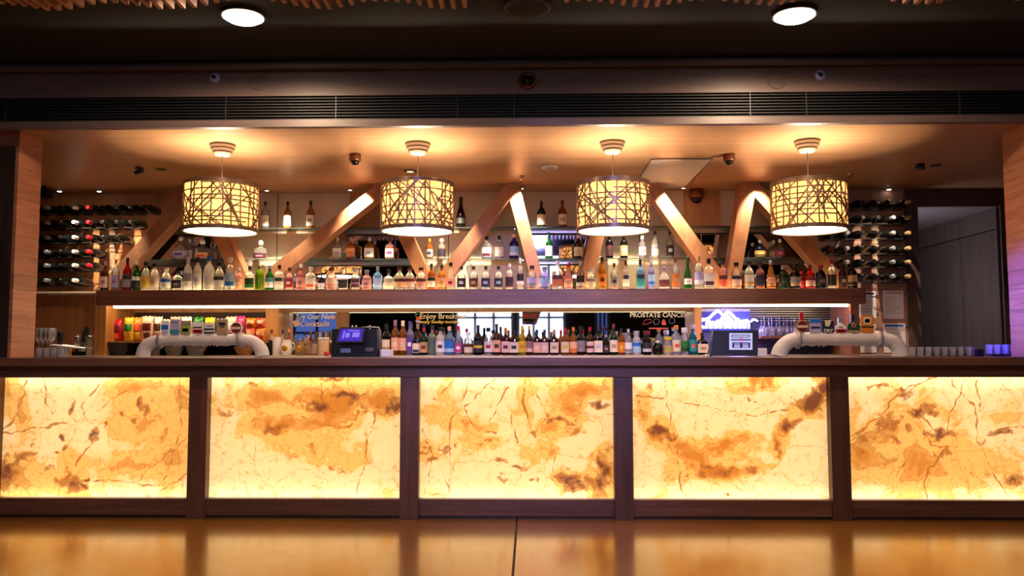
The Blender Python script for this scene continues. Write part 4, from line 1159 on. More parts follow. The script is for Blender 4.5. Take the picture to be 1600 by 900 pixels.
# ------------------------------------------------------------------ beer towers
YTW = 0.40
M_FROST = mat('frosted_pipe', '#d8cdd0', 0.7, bump=0.5, bscale=70, vary=0.12)
M_FLANGE = mat('pipe_flange', '#bdb2b4', 0.4, 0.3)
def text_mesh(s, size, loc, material, parent, name='lettering', align='CENTER', shear=0.0, depth=0.001, rot=(math.pi / 2, 0, 0), bold=0.0):
    cu = bpy.data.curves.new('t', 'FONT'); cu.body = s; cu.size = size; cu.align_x = align; cu.extrude = depth; cu.shear = shear; cu.offset = bold; cu.resolution_u = 2
    ob = bpy.data.objects.new('t', cu); COL.objects.link(ob)
    me = bpy.data.meshes.new_from_object(ob.evaluated_get(bpy.context.evaluated_depsgraph_get()))
    bpy.data.objects.remove(ob); bpy.data.curves.remove(cu)
    me.materials.clear(); me.materials.append(material)
    o = bpy.data.objects.new(name, me); COL.objects.link(o)
    if parent is not None:
        o.parent = parent; o.location = Vector(loc) - origin(parent)
    else: o.location = loc
    o.rotation_euler = rot
    return o

def smooth_path(pts, n=6):
    P = [Vector(p) for p in pts]; out = []
    for i in range(len(P) - 1):
        p0, p1, p2, p3 = P[max(i - 1, 0)], P[i], P[i + 1], P[min(i + 2, len(P) - 1)]
        for k_ in range(n):
            t = k_ / n
            out.append(0.5 * ((2 * p1) + (-p0 + p2) * t + (2 * p0 - 5 * p1 + 4 * p2 - p3) * t * t + (-p0 + 3 * p1 - 3 * p2 + p3) * t ** 3))
    out.append(P[-1]); return out
def tower(pl, pr, flange, rad, label, badges, seed):
    c0, c1 = at(pl[0][0], 557, YTW), at(pr[-1][0], 557, YTW)
    o = thing('beer_tower', label, 'beer tap', ((c0.x + c1.x) / 2, YTW, ZTOP))
    P = lambda q: [Vector((at(x, y, YTW).x, YTW, max(ZTOP + 0.0015, at(x, y, YTW).z))) for x, y in q]
    L = smooth_path(P(pl)); Rr = smooth_path(P(pr))
    rl_ = [rad * (1.28 - 0.28 * i / (len(L) - 1)) for i in range(len(L))]
    a = MB().tube(L, rl_, 18).build('elbow', M_FROST, o, True)
    MB().tube(Rr, [rad * (1.0 + 0.28 * i / (len(Rr) - 1)) for i in range(len(Rr))], 18).build('elbow', M_FROST, o, True)
    n = 30
    rr = random.Random(seed)
    st = [L[-1] + (Rr[0] - L[-1]) * (i / n) for i in range(n + 1)]
    MB().tube(st, [rad * rr.uniform(.97, 1.05) for _ in st], 18).build('pipe', M_FROST, o, True)
    for q in (L[-1], Rr[0]):
        MB().tube([q + Vector((-.018, 0, 0)), q + Vector((.018, 0, 0))], rad * 1.28, 20).build('flange', M_FLANGE, o, True)
        MB().tube([q + Vector((.0, 0, -rad * 1.2)), q + Vector((0, 0, -rad * 1.55))], rad * .3, 8).build('drip_nut', M_FLANGE, o, True)
    ic = MB()
    for i in range(46):
        t = rr.random(); q = L[-1] + (Rr[0] - L[-1]) * t
        hh = rr.uniform(.004, .014)
        ic.lathe([(.0015, -hh), (.006, 0), (.006, .006)], (q.x, YTW - .008, q.z - rad * .96), 6)
    ic.build('frost_drips', M_FROST, o)['kind'] = 'stuff'
    zt = L[-1].z + rad
    for fn in badges: fn(o, zt)
    return o
def badge_plate(px, py0, w_, cols, extra=None, shape='rect', handle=None):
    def fn(o, zt):
        c = at(px, py0, YTW - .02); hw = w_ * .5 * 6.1 / FPX
        z1 = c.z; z0 = zt - 0.004
        y = YTW - 0.03
        hd = box('handle', c.x - .012, c.x + .012, y + .012, y + .034, z0 - .01, z1 - (.004 if not handle else -handle[1] * .0047), cmat(handle[0] if handle else 'black'), o, .003)
        if shape == 'circle':
            r = hw
            zc = (z0 + z1) / 2 + .002
            b_ = MB().lathe([(r, 0), (r, -.01)], (c.x, y + .01, zc), 28, 'y').build('badge', cmat(cols[0]), o)
            MB().lathe([(r * .86, -.0101), (r * .86, -.0125)], (c.x, y + .01, zc), 28, 'y').build('disc', pmat(cols[1]), b_)
            MB().box(c.x - r * .8, c.x + r * .8, y - .005, y - .0028, zc - r * .22, zc + r * .2).build('script_band', pmat(cols[2]), b_)
            return
        if shape == 'house':
            poly = [(c.x - hw, z0), (c.x + hw, z0), (c.x + hw, z0 + (z1 - z0) * .6), (c.x, z1), (c.x - hw, z0 + (z1 - z0) * .6)]
        elif shape == 'dome':
            poly = [(c.x - hw, z0)] + [(c.x + hw * math.cos(a), z0 + (z1 - z0) * .35 + (z1 - z0) * .65 * math.sin(a) * .85) for a in [math.pi * (1 - k_ / 10) for k_ in range(11)]][::1] + [(c.x + hw, z0)]
        else:
            poly = [(c.x - hw, z0), (c.x + hw, z0), (c.x + hw, z1), (c.x - hw, z1)]
        b_ = MB().prism(poly, y, y + .01).build('badge', pmat(cols[0]), o)
        for (u0, u1, v0, v1, cc) in (extra or []):
            MB().box(c.x - hw + 2 * hw * u0, c.x - hw + 2 * hw * u1, y - .0025, y - .0002, z0 + (z1 - z0) * v0, z0 + (z1 - z0) * v1).build('print', pmat(cc), b_)
        if shape == 'dome':
            zc = z0 + (z1 - z0) * .66
            for rr_2, cc, yy in ((hw * .55, 'white', .0015), (hw * .42, 'red', .003)):
                poly = [(c.x + rr_2 * (1 if k_ % 2 == 0 else .42) * math.sin(k_ * math.pi / 5), zc + rr_2 * (1 if k_ % 2 == 0 else .42) * math.cos(k_ * math.pi / 5)) for k_ in range(10)]
                MB().prism(poly, y - yy, y - yy + .0012).build('star', pmat(cc), b_)
        if cols[-1] == 'DRY':
            text_mesh('DRY', .034, (c.x, y - .003, z0 + .004), pmat('white'), b_, bold=.0006)
            poly = [(c.x - .02, z0 + .05), (c.x + .005, z0 + .045), (c.x + .018, z0 + .07), (c.x + .022, z0 + .095), (c.x - .005, z1 + .006), (c.x - .024, z0 + .09)]
            MB().prism(poly, y - .0025, y - .0002).build('figure', pmat('cream'), b_)
    return fn
BL_ = [badge_plate(259, 501, 12, ('white', 0), [(0.05, .95, .35, .7, 'blue'), (.1, .9, .1, .25, 'lilac')]),
       badge_plate(274, 499, 15, ('lilac', 0), [(0, 1, .05, .32, 'teal'), (.1, .9, .75, .85, 'grey')]),
       badge_plate(291, 501, 16, ('kraft', 0), [(.12, .88, .12, .6, 'lime'), (.2, .8, .2, .45, 'dgreen'), (.1, .9, .7, .85, 'grey')]),
       badge_plate(310, 503, 17, ('white', 0), [(.06, .94, .10, .42, 'red'), (.2, .8, .2, .32, 'white'), (.1, .9, .52, .62, 'navy')]),
       badge_plate(328, 505, 16, ('white', 0), [(0, 1, .1, .25, 'navy'), (0, 1, .4, .55, 'navy'), (.2, .8, .7, .8, 'grey')]),
       badge_plate(348, 499, 17, ('kraft', 0), [(.2, .8, .6, .8, 'dark'), (.15, .85, .1, .4, 'tan'), (.3, .7, .48, .54, 'dark')]),
       badge_plate(370, 503, 19, ('white', 'maroon', 'pink'), shape='circle')]
tower([(223, 557), (226, 545), (236, 535.5), (252, 531)], [(376, 530.5), (395, 534), (407, 545), (410, 557)], None, .041, 'white frosted arch beer tower with seven badges, before the snack niche', BL_, 1)
BR_ = [badge_plate(1253, 501, 19, ('tan', 'maroon', 'pink'), shape='circle', handle=('red', 13)),
       badge_plate(1273, 498, 17, ('lilac', 0), [(0, 1, .72, .98, 'blue'), (.1, .9, .3, .45, 'navy')]),
       badge_plate(1293, 502, 18, ('navy', 'DRY')),
       badge_plate(1313, 504, 17, ('white', 0), [(0.02, .98, .02, .36, 'red'), (.2, .8, .12, .26, 'white'), (.3, .7, .48, .6, 'grey')], 'house', ('silver', 8)),
       badge_plate(1333, 501, 20, ('dgreen', 0), [(.05, .95, .02, .2, 'tan')], 'dome', ('navy', 9)),
       badge_plate(1354, 493, 19, ('orange', 0), [(.2, .8, .5, .9, 'cream'), (0, 1, .3, .38, 'dark'), (.3, .7, .58, .8, 'tan')])]
tower([(1217, 557), (1221, 545), (1232, 534), (1246, 529.5)], [(1372, 529.5), (1392, 533), (1404, 544), (1408, 557)], None, .047, 'white frosted arch beer tower with six badges, before the notices', BR_, 2)
MATS_ = None

# ------------------------------------------------------------------ tills
def screen_mat(name, c1, c2, scale):
    mt, nt, out = newmat(name)
    g = N(nt, 'ShaderNodeTexCoord'); br = N(nt, 'ShaderNodeTexBrick'); br.inputs['Scale'].default_value = scale
    br.inputs['Color1'].default_value = rgba(lin(c1)); br.inputs['Color2'].default_value = rgba(lin(c2)); br.inputs['Mortar'].default_value = rgba(lin(c1))
    br.inputs['Mortar Size'].default_value = 0.03
    nt.links.new(g.outputs['Generated'], br.inputs['Vector'])
    e = N(nt, 'ShaderNodeEmission'); nt.links.new(br.outputs[0], e.inputs[0]); e.inputs[1].default_value = 0.85
    nt.links.new(e.outputs[0], out.inputs[0]); return mt
def till1():
    Y = .42; sc = (Y - CAM.y) / FPX
    P = lambda x, y, d=0: at(x, y, Y + d)
    o = thing('cash_register', 'black till with a tilted purple touchscreen on the bar', 'till', (P(555, 557).x, Y, ZTOP))
    x0, x1 = P(517, 557).x, P(590, 557).x
    zt = P(0, 515).z
    mb = MB().quadbox([(x0, Y, ZTOP + .002), (x1, Y, ZTOP + .002), (x1, Y + .2, ZTOP + .002), (x0, Y + .2, ZTOP + .002), (x0, Y + .02, zt), (x1 - .01, Y + .02, zt), (x1 - .01, Y + .2, zt), (x0, Y + .2, zt)])
    mb.build('body', M_BLACKPL, o)
    c = P(560, 522, -.04)
    def q(x, y, d): v = at(x, y, Y - .03 + d + (y - 512) * -.0015); return v
    # screen slab
    a, b, c_, d_ = q(524, 535, 0), q(567, 535, 0), q(571, 511.5, 0), q(531, 511.5, 0)
    off = Vector((0, .022, 0.004))
    sl = MB().quadbox([a, b, b + off, a + off, d_, c_, c_ + off, d_ + off]).build('monitor', M_BLACKPL, o)
    n_ = (b - a).cross(d_ - a).normalized(); n_ = n_ if n_.y < 0 else -n_
    lerp = lambda u, v: (a + (b - a) * u) + ((d_ + (c_ - d_) * u) - (a + (b - a) * u)) * v
    s4 = [lerp(.07, .09), lerp(.93, .09), lerp(.93, .9), lerp(.07, .9)]
    MB().quadbox([s4[0], s4[1], s4[1] + n_ * .002, s4[0] + n_ * .002, s4[3], s4[2], s4[2] + n_ * .002, s4[3] + n_ * .002]).build('screen', glow('till_screen', '#5a3ad8', 0.75), sl)
    for (u0, u1, v0, v1) in ((.2, .26, .25, .75), (.30, .46, .32, .62), (.56, .82, .34, .66), (.36, .8, .74, .80)):
        p4 = [lerp(u0, v0) + n_ * .0025, lerp(u1, v0) + n_ * .0025, lerp(u1, v1) + n_ * .0025, lerp(u0, v1) + n_ * .0025]
        MB().quadbox([p4[0], p4[1], p4[1] + n_ * .001, p4[0] + n_ * .001, p4[3], p4[2], p4[2] + n_ * .001, p4[3] + n_ * .001]).build('icon', glow('till_icon', '#9a86ff', 0.9), sl)
    e0, e1 = P(532, 551), P(548, 544.5)
    MB().box(e0.x, e1.x, Y - .004, Y, e0.z, e1.z).build('sticker', mat('sticker_blue', '#8aa0c8', 0.5), o)
    e0, e1 = P(571, 549), P(584, 543)
    MB().box(e0.x, e1.x, Y - .004, Y, e0.z, e1.z).build('sticker', mat('sticker_grey', '#5a5458', 0.5), o)
    MB().tube(smooth_path([(x1 - .13, Y + .03, zt + .012), (x1 - .02, Y + .03, zt + .012), (x1 + .005, Y + .03, zt - .01), (x1 + .012, Y + .03, ZTOP + .01)], 5), .006, 8).build('frame_tube', M_STEEL, o, True)
    for xx in (546, 552, 574):
        p = P(xx, 513); MB().tube([(p.x, Y + .1, zt), (p.x, Y + .1, zt + .03)], .006, 8).build('pen', M_PAPER, o)
    w0, w1 = P(590, 557).x, P(609, 557).x
    n2 = thing('napkin_box', 'white napkin box between the purple-screen till and the bottles', 'box', ((w0 + w1) / 2, Y + .1, ZTOP))
    box('carton', w0 + .004, w1, Y + .04, Y + .16, ZTOP + .002, P(0, 547).z, M_PAPER, n2, .004)
    box('slot', w0 + .02, w1 - .02, Y + .09, Y + .11, P(0, 547).z, P(0, 547).z + .003, M_DARK, n2)
till1()
def till2():
    Y = .42
    P = lambda x, y, d=0: at(x, y, Y + d)
    o = thing('display_terminal', 'dark blue-black till back with a bright white and purple display', 'till', (P(1148, 557).x, Y, ZTOP))
    a, b, c_, d_ = P(1110, 556), P(1184, 556), P(1187, 516), P(1116, 516)
    off = Vector((0, .06, 0)); off2 = Vector((0, .03, 0))
    bo = MB().quadbox([a, b, b + off, a + off, d_ + off2, c_ + off2, c_ + off + off2, d_ + off + off2]).build('case', mat('case_blueblack', '#0e1430', 0.45), o)
    def lerp(x, y): 
        v = P(x, y); t = (556 - y) / 40.0; v = at(x, y, Y + .03 * t - .003); return v
    def plate(nm, x0, y0, x1, y1, mt_, k_, par):
        p4 = [lerp(x0, y1), lerp(x1, y1), lerp(x1, y0), lerp(x0, y0)]
        f0 = Vector((0, -.001 * k_, 0)); f1 = Vector((0, -.001 * k_ - .0012, 0))
        return MB().quadbox([p4[0] + f1, p4[1] + f1, p4[1] + f0, p4[0] + f0, p4[3] + f1, p4[2] + f1, p4[2] + f0, p4[3] + f0]).build(nm, mt_, par)
    sc = plate('display', 1139.5, 520.5, 1175.5, 546.5, glow('display_white', '#cfd0ff', 0.95), 0, bo)
    pu = glow('display_purple', '#4a2a90', 0.7); rd = glow('display_pink', '#d060c0', 0.8); wh = glow('display_letters', '#e8e8ff', 1.0)
    plate('heading', 1143, 523, 1171, 527.5, pu, 1.5, sc)
    for i in range(9): plate('letter', 1144.5 + i * 2.9, 524, 1146.3 + i * 2.9, 526.5, wh, 3, sc)
    plate('cross_bar', 1142, 530, 1155, 532, pu, 1.5, sc); plate('cross_bar', 1160, 530, 1173, 532, pu, 1.5, sc)
    plate('badge', 1154.5, 528.5, 1160.5, 533, rd, 3, sc)
    plate('plaque', 1144, 535, 1172, 543.5, pu, 1.5, sc)
    for yy in (537, 539.5, 541.5):
        plate('letter', 1147, yy, 1156, yy + 1, wh, 3, sc); plate('letter', 1160, yy, 1169, yy + 1, wh, 3, sc)
    MB().tube([P(1105, 556, .03), P(1113, 524, .06)], .005, 8).build('arm', M_STEEL, o)
    MB().lathe([(.03, 0), (.03, .008), (.012, .02)], (P(1106, 556, .03).x, Y + .03, ZTOP + .002), 16).build('foot', M_CHROME, o, True)
    n2 = thing('napkin_box', 'white paper stack between the display terminal and the frosted tower', 'paper', (P(1195, 556).x, Y + .1, ZTOP))
    box('stack', P(1184, 556).x + .01, P(1206, 556).x, Y + .12, Y + .2, ZTOP + .002, P(0, 546, .1).z, M_PAPER, n2, .003)
    box('top_sheet', P(1184, 556).x + .014, P(1206, 556).x - .006, Y + .125, Y + .195, P(0, 546, .1).z, P(0, 546, .1).z + .002, M_WHITE, n2)
till2()

# ------------------------------------------------------------------ glasses on the bar
M_TUMB = glass('tumbler_glass', '#fbf9fc', 0.14, 0.05, 1.0)
def tumbler_mesh():
    mb = MB(); n = 14
    prof = [(.026, 0), (.029, .002), (.034, .078), (.032, .078), (.027, .010), (.001, .009)]
    mb.lathe(prof, n=n); mb.f = mb.f[:-1]
    return mb
def tumbler(px, Y, zb, label, group, s=1.0):
    o = bpy.data.objects.new('tumbler', with_mat(unit_mesh('tumbler', tumbler_mesh()), M_TUMB))
    COL.objects.link(o); o.location = (ax(px, Y, 550), Y, zb); o.scale = (s, s, s)
    tag(o, label, 'glass', group)
for r_ in range(3):
    for i in range(8):
        tumbler(1426 + i * 12.6 + r_ * 2.6, .28 + r_ * .085, ZTOP + .002, 'clear tumbler, %s in the %s row of the group beside the frosted tower' % (nth(i + 1), ('front', 'middle', 'back')[r_]), 'tumblers on the bar beside the frosted tower', .86)
for r_ in range(2):
    for i in range(3):
        tumbler(1546 + i * 12.5 + r_ * 4, .48 + r_ * .09, ZTOP + .016, 'clear tumbler, %s in %s row on the mat by the right pillar' % (nth(i + 1), ('front', 'back')[r_]), 'tumblers on the mat beside the right pillar', .9)
mt_o = thing('bar_mat', 'dark ribbed bar mat under the tumblers by the right pillar', 'mat', (ax(1560, .52, 556), .52, ZTOP))
box('mat_sheet', ax(1537, .52, 556), ax(1578, .52, 556) - .01, .42, .64, ZTOP + .001, ZTOP + .010, M_BLACKPL, mt_o)
for i in range(5):
    box('rib', ax(1540, .52, 556), ax(1575, .52, 556) - .01, .44 + i * .045, .45 + i * .045, ZTOP + .010, ZTOP + .0155, M_BLACKPL, mt_o)
o = thing('bar_caddy', 'small black napkin caddy between the two groups of tumblers', 'caddy', (ax(1530, .4, 556), .4, ZTOP))
xx = ax(1530, .4, 556)
box('body', xx - .024, xx + .024, .38, .43, ZTOP + .001, ZTOP + .05, M_BLACKPL, o, .004)
MB().tube([(xx - .01, .40, ZTOP + .05), (xx + .012, .40, ZTOP + .058)], .006, 8).build('clip', M_CHROME, o)
for r_ in range(3):
    for i in range(4):
        tumbler(62 + i * 11.0 + r_ * 3, .24 + r_ * .08, ZTOP + .002, 'clear tumbler, %s in the %s row of the group beside the left pillar' % (nth(i + 1), ('front', 'middle', 'back')[r_]), 'tumblers on the bar beside the left pillar', .88)

# ------------------------------------------------------------------ clutter at the left end of the back counter
def wine_glass_mesh():
    mb = MB().lathe([(.032, 0), (.030, .003), (.005, .008), (.004, .085), (.022, .10), (.036, .135), (.036, .165), (.030, .195), (.028, .195), (.034, .165), (.034, .136), (.003, .098)], n=14)
    mb.f = mb.f[:-1]; return mb
def stem_glass(x, Y, z, label, group, s=1.0, inv=False):
    o = bpy.data.objects.new('wine_glass', with_mat(unit_mesh('wineglass', wine_glass_mesh()), M_TUMB))
    COL.objects.link(o); o.location = (x, Y, z + (.195 * s if inv else 0)); o.scale = (s, s, s)
    if inv: o.rotation_euler = (math.pi, 0, 0)
    tag(o, label, 'glass', group)
for i, px in enumerate((61, 67, 74, 80, 64, 77)):
    Y = 2.2 if i < 4 else 2.32
    stem_glass(ax(px, Y, 540), Y, ZBACK, 'stemmed wine glass, %s of the %s beside the left pillar' % (nth(i + 1 if i < 4 else i - 3), 'front four' if i < 4 else 'rear pair'), 'wine glasses on the back counter beside the left pillar', 1.35)
Yk = 2.12
def cyl(name, px, py0, py1, wpx, mt_, label, cat, Y=Yk, top=None, taper=1.0, zb=None):
    z0 = ZBACK if zb is None else zb; z1 = az(py0, Y, px); r = wpx / 2 * (Y - CAM.y) / FPX; xx = ax(px, Y, py1)
    o = thing(name, label, cat, (xx, Y, z0))
    MB().lathe([(r * taper * .94, 0), (r * taper, .004), (r, (z1 - z0) * .97), (r * .96, z1 - z0)], (xx, Y, z0), 18).build('body', mt_, o, True)
    if top: MB().lathe([(r * 1.05, (z1 - z0)), (r * 1.05, (z1 - z0) + .016), (r * .9, (z1 - z0) + .02)], (xx, Y, z0), 18).build('lid', top, o, True)
    else: MB().lathe([(r * .98, z1 - z0 - .001), (r * 1.04, z1 - z0 + .002), (r * 1.04, z1 - z0 + .008), (r * .9, z1 - z0 + .008)], (xx, Y, z0), 18).build('rim', mt_, o, True)
    return o, xx, z0, z1, r
bd = thing('chopping_board', 'pale tilted chopping board on blocks beside the left tumblers', 'board', (ax(105, 2.1, 545), 2.1, ZBACK))
p0, p1 = at(78, 538, 2.05), at(131, 544, 2.05)
MB().quadbox([(p0.x, 2.05, p0.z - .012), (p1.x, 2.05, p1.z - .012), (p1.x, 2.3, p1.z - .012), (p0.x, 2.3, p0.z - .012), (p0.x, 2.05, p0.z), (p1.x, 2.05, p1.z), (p1.x, 2.3, p1.z), (p0.x, 2.3, p0.z)]).build('board', M_PAPER, bd)
for a_, b_, c_ in ((80, 86, 539.5), (124, 129, 543.5)):
    box('foot', ax(a_, 2.1, 545), ax(b_, 2.1, 545), 2.08, 2.28, ZBACK, az(c_, 2.05) - .013, M_WHITE, bd)
o = thing('wooden_block', 'small honey-coloured wooden block in front of the pale board', 'block', (ax(104, 2.0, 550), 2.0, ZBACK))
box('block', ax(99, 2.0, 550), ax(110, 2.0, 550), 1.97, 2.03, ZBACK, az(544, 2.0), M_NICHE, o, .004)
box('groove', ax(101, 2.0, 550), ax(108, 2.0, 550), 1.985, 2.015, az(544, 2.0), az(544, 2.0) + .003, M_DARK, o)
cyl('jigger_cup', 94, 520, 536, 9, M_BLACKPL, 'black flared cup standing on the pale board beside the left pillar', 'cup', 2.15, taper=.7, zb=az(539.5, 2.05, 94))
cyl('steel_shaker', 121, 526, 540, 7, M_STEEL, 'narrow steel shaker standing on the pale board', 'shaker', 2.15, zb=az(543, 2.05, 121), top=M_CHROME)
cyl('glass_jar', 140, 528, 555, 13, glass('jar_glass', '#d8cfc0', .3), 'ribbed glass jar with steel lid beside the snack niche', 'jar', 2.05, top=M_STEEL)
kb = thing('knife_block', 'dark block holding black-handled knives beside the glass jar', 'knife block', (ax(131, 2.25, 550), 2.25, ZBACK))
xk = ax(131, 2.25, 550)
box('block', xk - .05, xk + .03, 2.2, 2.32, ZBACK, az(534, 2.25), M_DARKTRIM, kb, .004)
for i, (dx, ty) in enumerate(((-.03, 514), (-.008, 509), (.014, 511))):
    MB().quadbox([(xk + dx, 2.24, az(536, 2.25)), (xk + dx + .012, 2.24, az(536, 2.25)), (xk + dx + .012, 2.26, az(536, 2.25)), (xk + dx, 2.26, az(536, 2.25)), (xk + dx + .012, 2.25, az(ty, 2.25)), (xk + dx + .026, 2.25, az(ty, 2.25)), (xk + dx + .026, 2.27, az(ty, 2.25)), (xk + dx + .012, 2.27, az(ty, 2.25))]).build('knife_handle', M_BLACKPL, kb)
o = thing('bar_tray', 'low dark tray beside the honey-coloured block', 'tray', (ax(122, 2.02, 552), 2.02, ZBACK))
box('base', ax(114, 2.0, 552), ax(130, 2.0, 552), 1.98, 2.06, ZBACK, ZBACK + .012, M_BLACKPL, o)
box('wall', ax(114, 2.0, 552), ax(130, 2.0, 552), 1.98, 1.985, ZBACK + .012, ZBACK + .04, M_BLACKPL, o)
box('wall', ax(114, 2.0, 552), ax(130, 2.0, 552), 2.055, 2.06, ZBACK + .012, ZBACK + .04, M_BLACKPL, o)

# snack bags
def bag(px0, px1, py0, c1, c2, c3, label, Y=2.2, z0=None, seed=0, lean=.0, group='snack bags in the oak niche'):
    rr = random.Random(seed)
    z0 = zs_ if z0 is None else z0
    x0, x1 = ax(px0, Y, 510), ax(px1, Y, 510); z1 = az(py0, Y, px0)
    o = thing('snack_bag', label, 'snack bag', ((x0 + x1) / 2, Y, z0), group)
    def grid(u0, u1, v0, v1, off, mt_, nm, par):
        mb = MB(); n = 8
        for side in (-1, 1):
            for j in range(n + 1):
                for i in range(n + 1):
                    u = u0 + (u1 - u0) * i / n; v = v0 + (v1 - v0) * j / n
                    bul = .035 * (max(0, math.sin(math.pi * min(1, max(0, u)))) ** .5) * (max(0, math.sin(math.pi * min(1, max(0, v)))) ** .6)
                    wob = .004 * math.sin(9 * u + 7 * v + seed * 2.1) + .003 * math.sin(21 * u + seed)
                    y = Y + side * (bul + .001) + wob * (1 if side < 0 else .3) + lean * v
                    if side < 0: y -= off
                    elif par is not o: y = Y - (bul + .001) + wob + lean * v - off * .2
                    pin = 1 - .05 * math.sin(math.pi * v)
                    zz = z0 + (z1 - z0) * v + (.006 * math.sin(17 * u + seed) if v > .95 else 0)
                    mb.v.append(((x0 + x1) / 2 + (x1 - x0) * (u - .5) * pin, y, zz))
        m_ = (n + 1) ** 2
        for s_ in range(2):
            for j in range(n):
                for i in range(n):
                    q = s_ * m_ + j * (n + 1) + i
                    mb.f.append((q, q + 1, q + n + 2, q + n + 1))
        edge = [i for i in range(n + 1)] + [(n + 1) * j + n for j in range(1, n + 1)] + [(n + 1) * n + i for i in range(n - 1, -1, -1)] + [(n + 1) * j for j in range(n - 1, 0, -1)]
        for a, b in zip(edge, edge[1:] + edge[:1]): mb.f.append((a, b, m_ + b, m_ + a))
        return mb.build(nm, mt_, par, True)
    foil = lambda c: mat('foil_' + c, PAL[c], 0.28, 0.1, vary=0.1, bscale=30)
    bo = grid(0, 1, 0, 1, 0, foil(c1), 'pouch', o)
    grid(.12, .88, .42, .72, .003, foil(c2), 'print', bo)
    grid(.2, .8, .12, .34, .003, foil(c3), 'print', bo)
BAGS = [(171, 192, 498, 'red', 'crimson', 'coral', 'red foil snack bag, first at the wine rack end of the niche'),
        (194, 209, 496, 'yellow', 'green', 'gold', 'yellow snack bag with green print beside the red bag'),
        (208, 224, 496, 'gold', 'coral', 'yellow', 'golden snack bag with orange-red print, third in the niche'),
        (222, 240, 494, 'pink', 'maroon', 'brown', 'pale pink snack bag with brown print behind the arch elbow'),
        (240, 254, 495, 'white', 'brown', 'orange', 'white snack bag with brown print beside the pink one'),
        (255, 268, 499, 'white', 'sky', 'blue', 'white snack bag behind the blue beer badge'),
        (266, 282, 495, 'pink', 'white', 'lilac', 'pale snack bag behind the lilac and teal badge'),
        (283, 300, 495, 'white', 'green', 'dgreen', 'white and green snack bag behind the kraft and green badge'),
        (302, 319, 495, 'green', 'cream', 'lime', 'green topped snack bag behind the red and white badge'),
        (320, 336, 496, 'yellow', 'orange', 'cream', 'yellow snack bag behind the striped navy badge'),
        (337, 352, 498, 'lilac', 'purple', 'white', 'lilac snack bag behind the plain kraft badge'),
        (353, 369, 495, 'pink', 'white', 'magenta', 'pale pink snack bag above the round maroon badge'),
        (367, 383, 494, 'magenta', 'red', 'rose', 'bright pink snack bag beside the round maroon badge')]
for i, (a, b, t, c1, c2, c3, l) in enumerate(BAGS): bag(a, b, t, c1, c2, c3, l, 2.17 + (.0 if i % 2 else .03), seed=i)
k = 0
for row, (t0, zz) in enumerate(((512, None), (497, 1))):
    for i, (a, b) in enumerate(((384, 400), (400, 415))):
        z_ = zs_ if zz is None else az(512.5, 2.17, a)
        bag(a, b, t0, 'coral' if (i + row) % 2 == 0 else 'orange', 'peach', 'red', ('orange-red' if (i + row) % 2 == 0 else 'orange') + ' snack bag, %s %s of the stacked four beside the oak upright' % (('lower', 'upper')[row], ('left', 'right')[i]), 2.17, z_, seed=20 + k)
        k += 1
# baskets below the bags
M_WICK = mat('grey_wicker', '#8d8078', 0.7, bump=0.4)
def basket(px, wpx, py0, label, mt_):
    Y = 2.12; xx = ax(px, Y, 550); sc = (Y - CAM.y) / FPX; r = wpx / 2 * sc; z1 = az(py0, Y, px); h = z1 - ZBACK
    o = thing('basket', label, 'basket', (xx, Y, ZBACK))
    for i in range(7):
        t = i / 6; rr = r * (.6 + .4 * t)
        MB().tube([(xx + rr * math.cos(a * math.pi / 10), Y + rr * .8 * math.sin(a * math.pi / 10), ZBACK + .006 + h * t * .94 + .003 * math.sin(a * 2.5 + i * math.pi)) for a in range(20)], h * .075, 6, True).build('strand', mt_, o, True)
    for a in range(12):
        ca, sa = math.cos(a * math.pi / 6), math.sin(a * math.pi / 6)
        MB().tube([(xx + r * .58 * ca, Y + r * .46 * sa, ZBACK + .003), (xx + r * 1.02 * ca, Y + r * .82 * sa, z1)], .003, 5).build('stake', mt_, o)
    MB().lathe([(r * .58, .002), (r * .58, .006)], (xx, Y, ZBACK), 18, sy=.8).build('bottom', mt_, o)
basket(242, 18, 539, 'grey wicker basket half hidden behind the arch elbow', M_WICK)
basket(272, 32, 538, 'grey wicker basket, left of the two beneath the frosted pipe', M_WICK)
basket(306, 34, 537, 'grey wicker basket, right of the two beneath the frosted pipe', M_WICK)
basket(382, 32, 543, 'golden tan basket beneath the end of the frosted pipe', M_NICHE)
basket(185, 34, 536, 'dark basket in the shadowed corner below the red snack bag', mat('dark_wicker', '#3a342c', .8))

# items between niche and till
cyl('black_cup', 421, 533, 554, 9, M_BLACKPL, 'black cup beside the arch elbow on the back counter', 'cup')
cyl('paper_cups', 432, 528, 554, 13, M_PAPER, 'cream paper cup stack beside the black cup', 'cups')
def jug(px, wpx, py0, mt_, label, medal):
    Y = 2.06; sc = (Y - CAM.y) / FPX; r = wpx / 2 * sc; xx = ax(px, Y, 550); h = az(py0, Y, px) - ZBACK
    o = thing('ceramic_jug', label, 'jug', (xx, Y, ZBACK))
    MB().lathe([(r * .7, 0), (r * .78, .005), (r, h * .35), (r * .85, h * .7), (r * .6, h * .88), (r * .68, h)], (xx, Y, ZBACK), 20).build('body', mt_, o, True)
    MB().tube([(xx + r * .7, Y, ZBACK + h * .85), (xx + r * 1.25, Y, ZBACK + h * .75), (xx + r * 1.2, Y, ZBACK + h * .45), (xx + r * .9, Y, ZBACK + h * .3)], .006, 8).build('handle', mt_, o, True)
    MB().lathe([(r * .48, -r * .93), (r * .48, -r * 1.03), (r * .4, -r * 1.06)], (xx - r * .05, Y, ZBACK + h * .45), 18, 'y').build('medallion', mat('medal_' + medal, PAL[medal], .3, .6), o)
jug(448, 19, 531, M_WHITE, 'white ceramic jug with gold medallion before the cocktail mirror', 'gold')
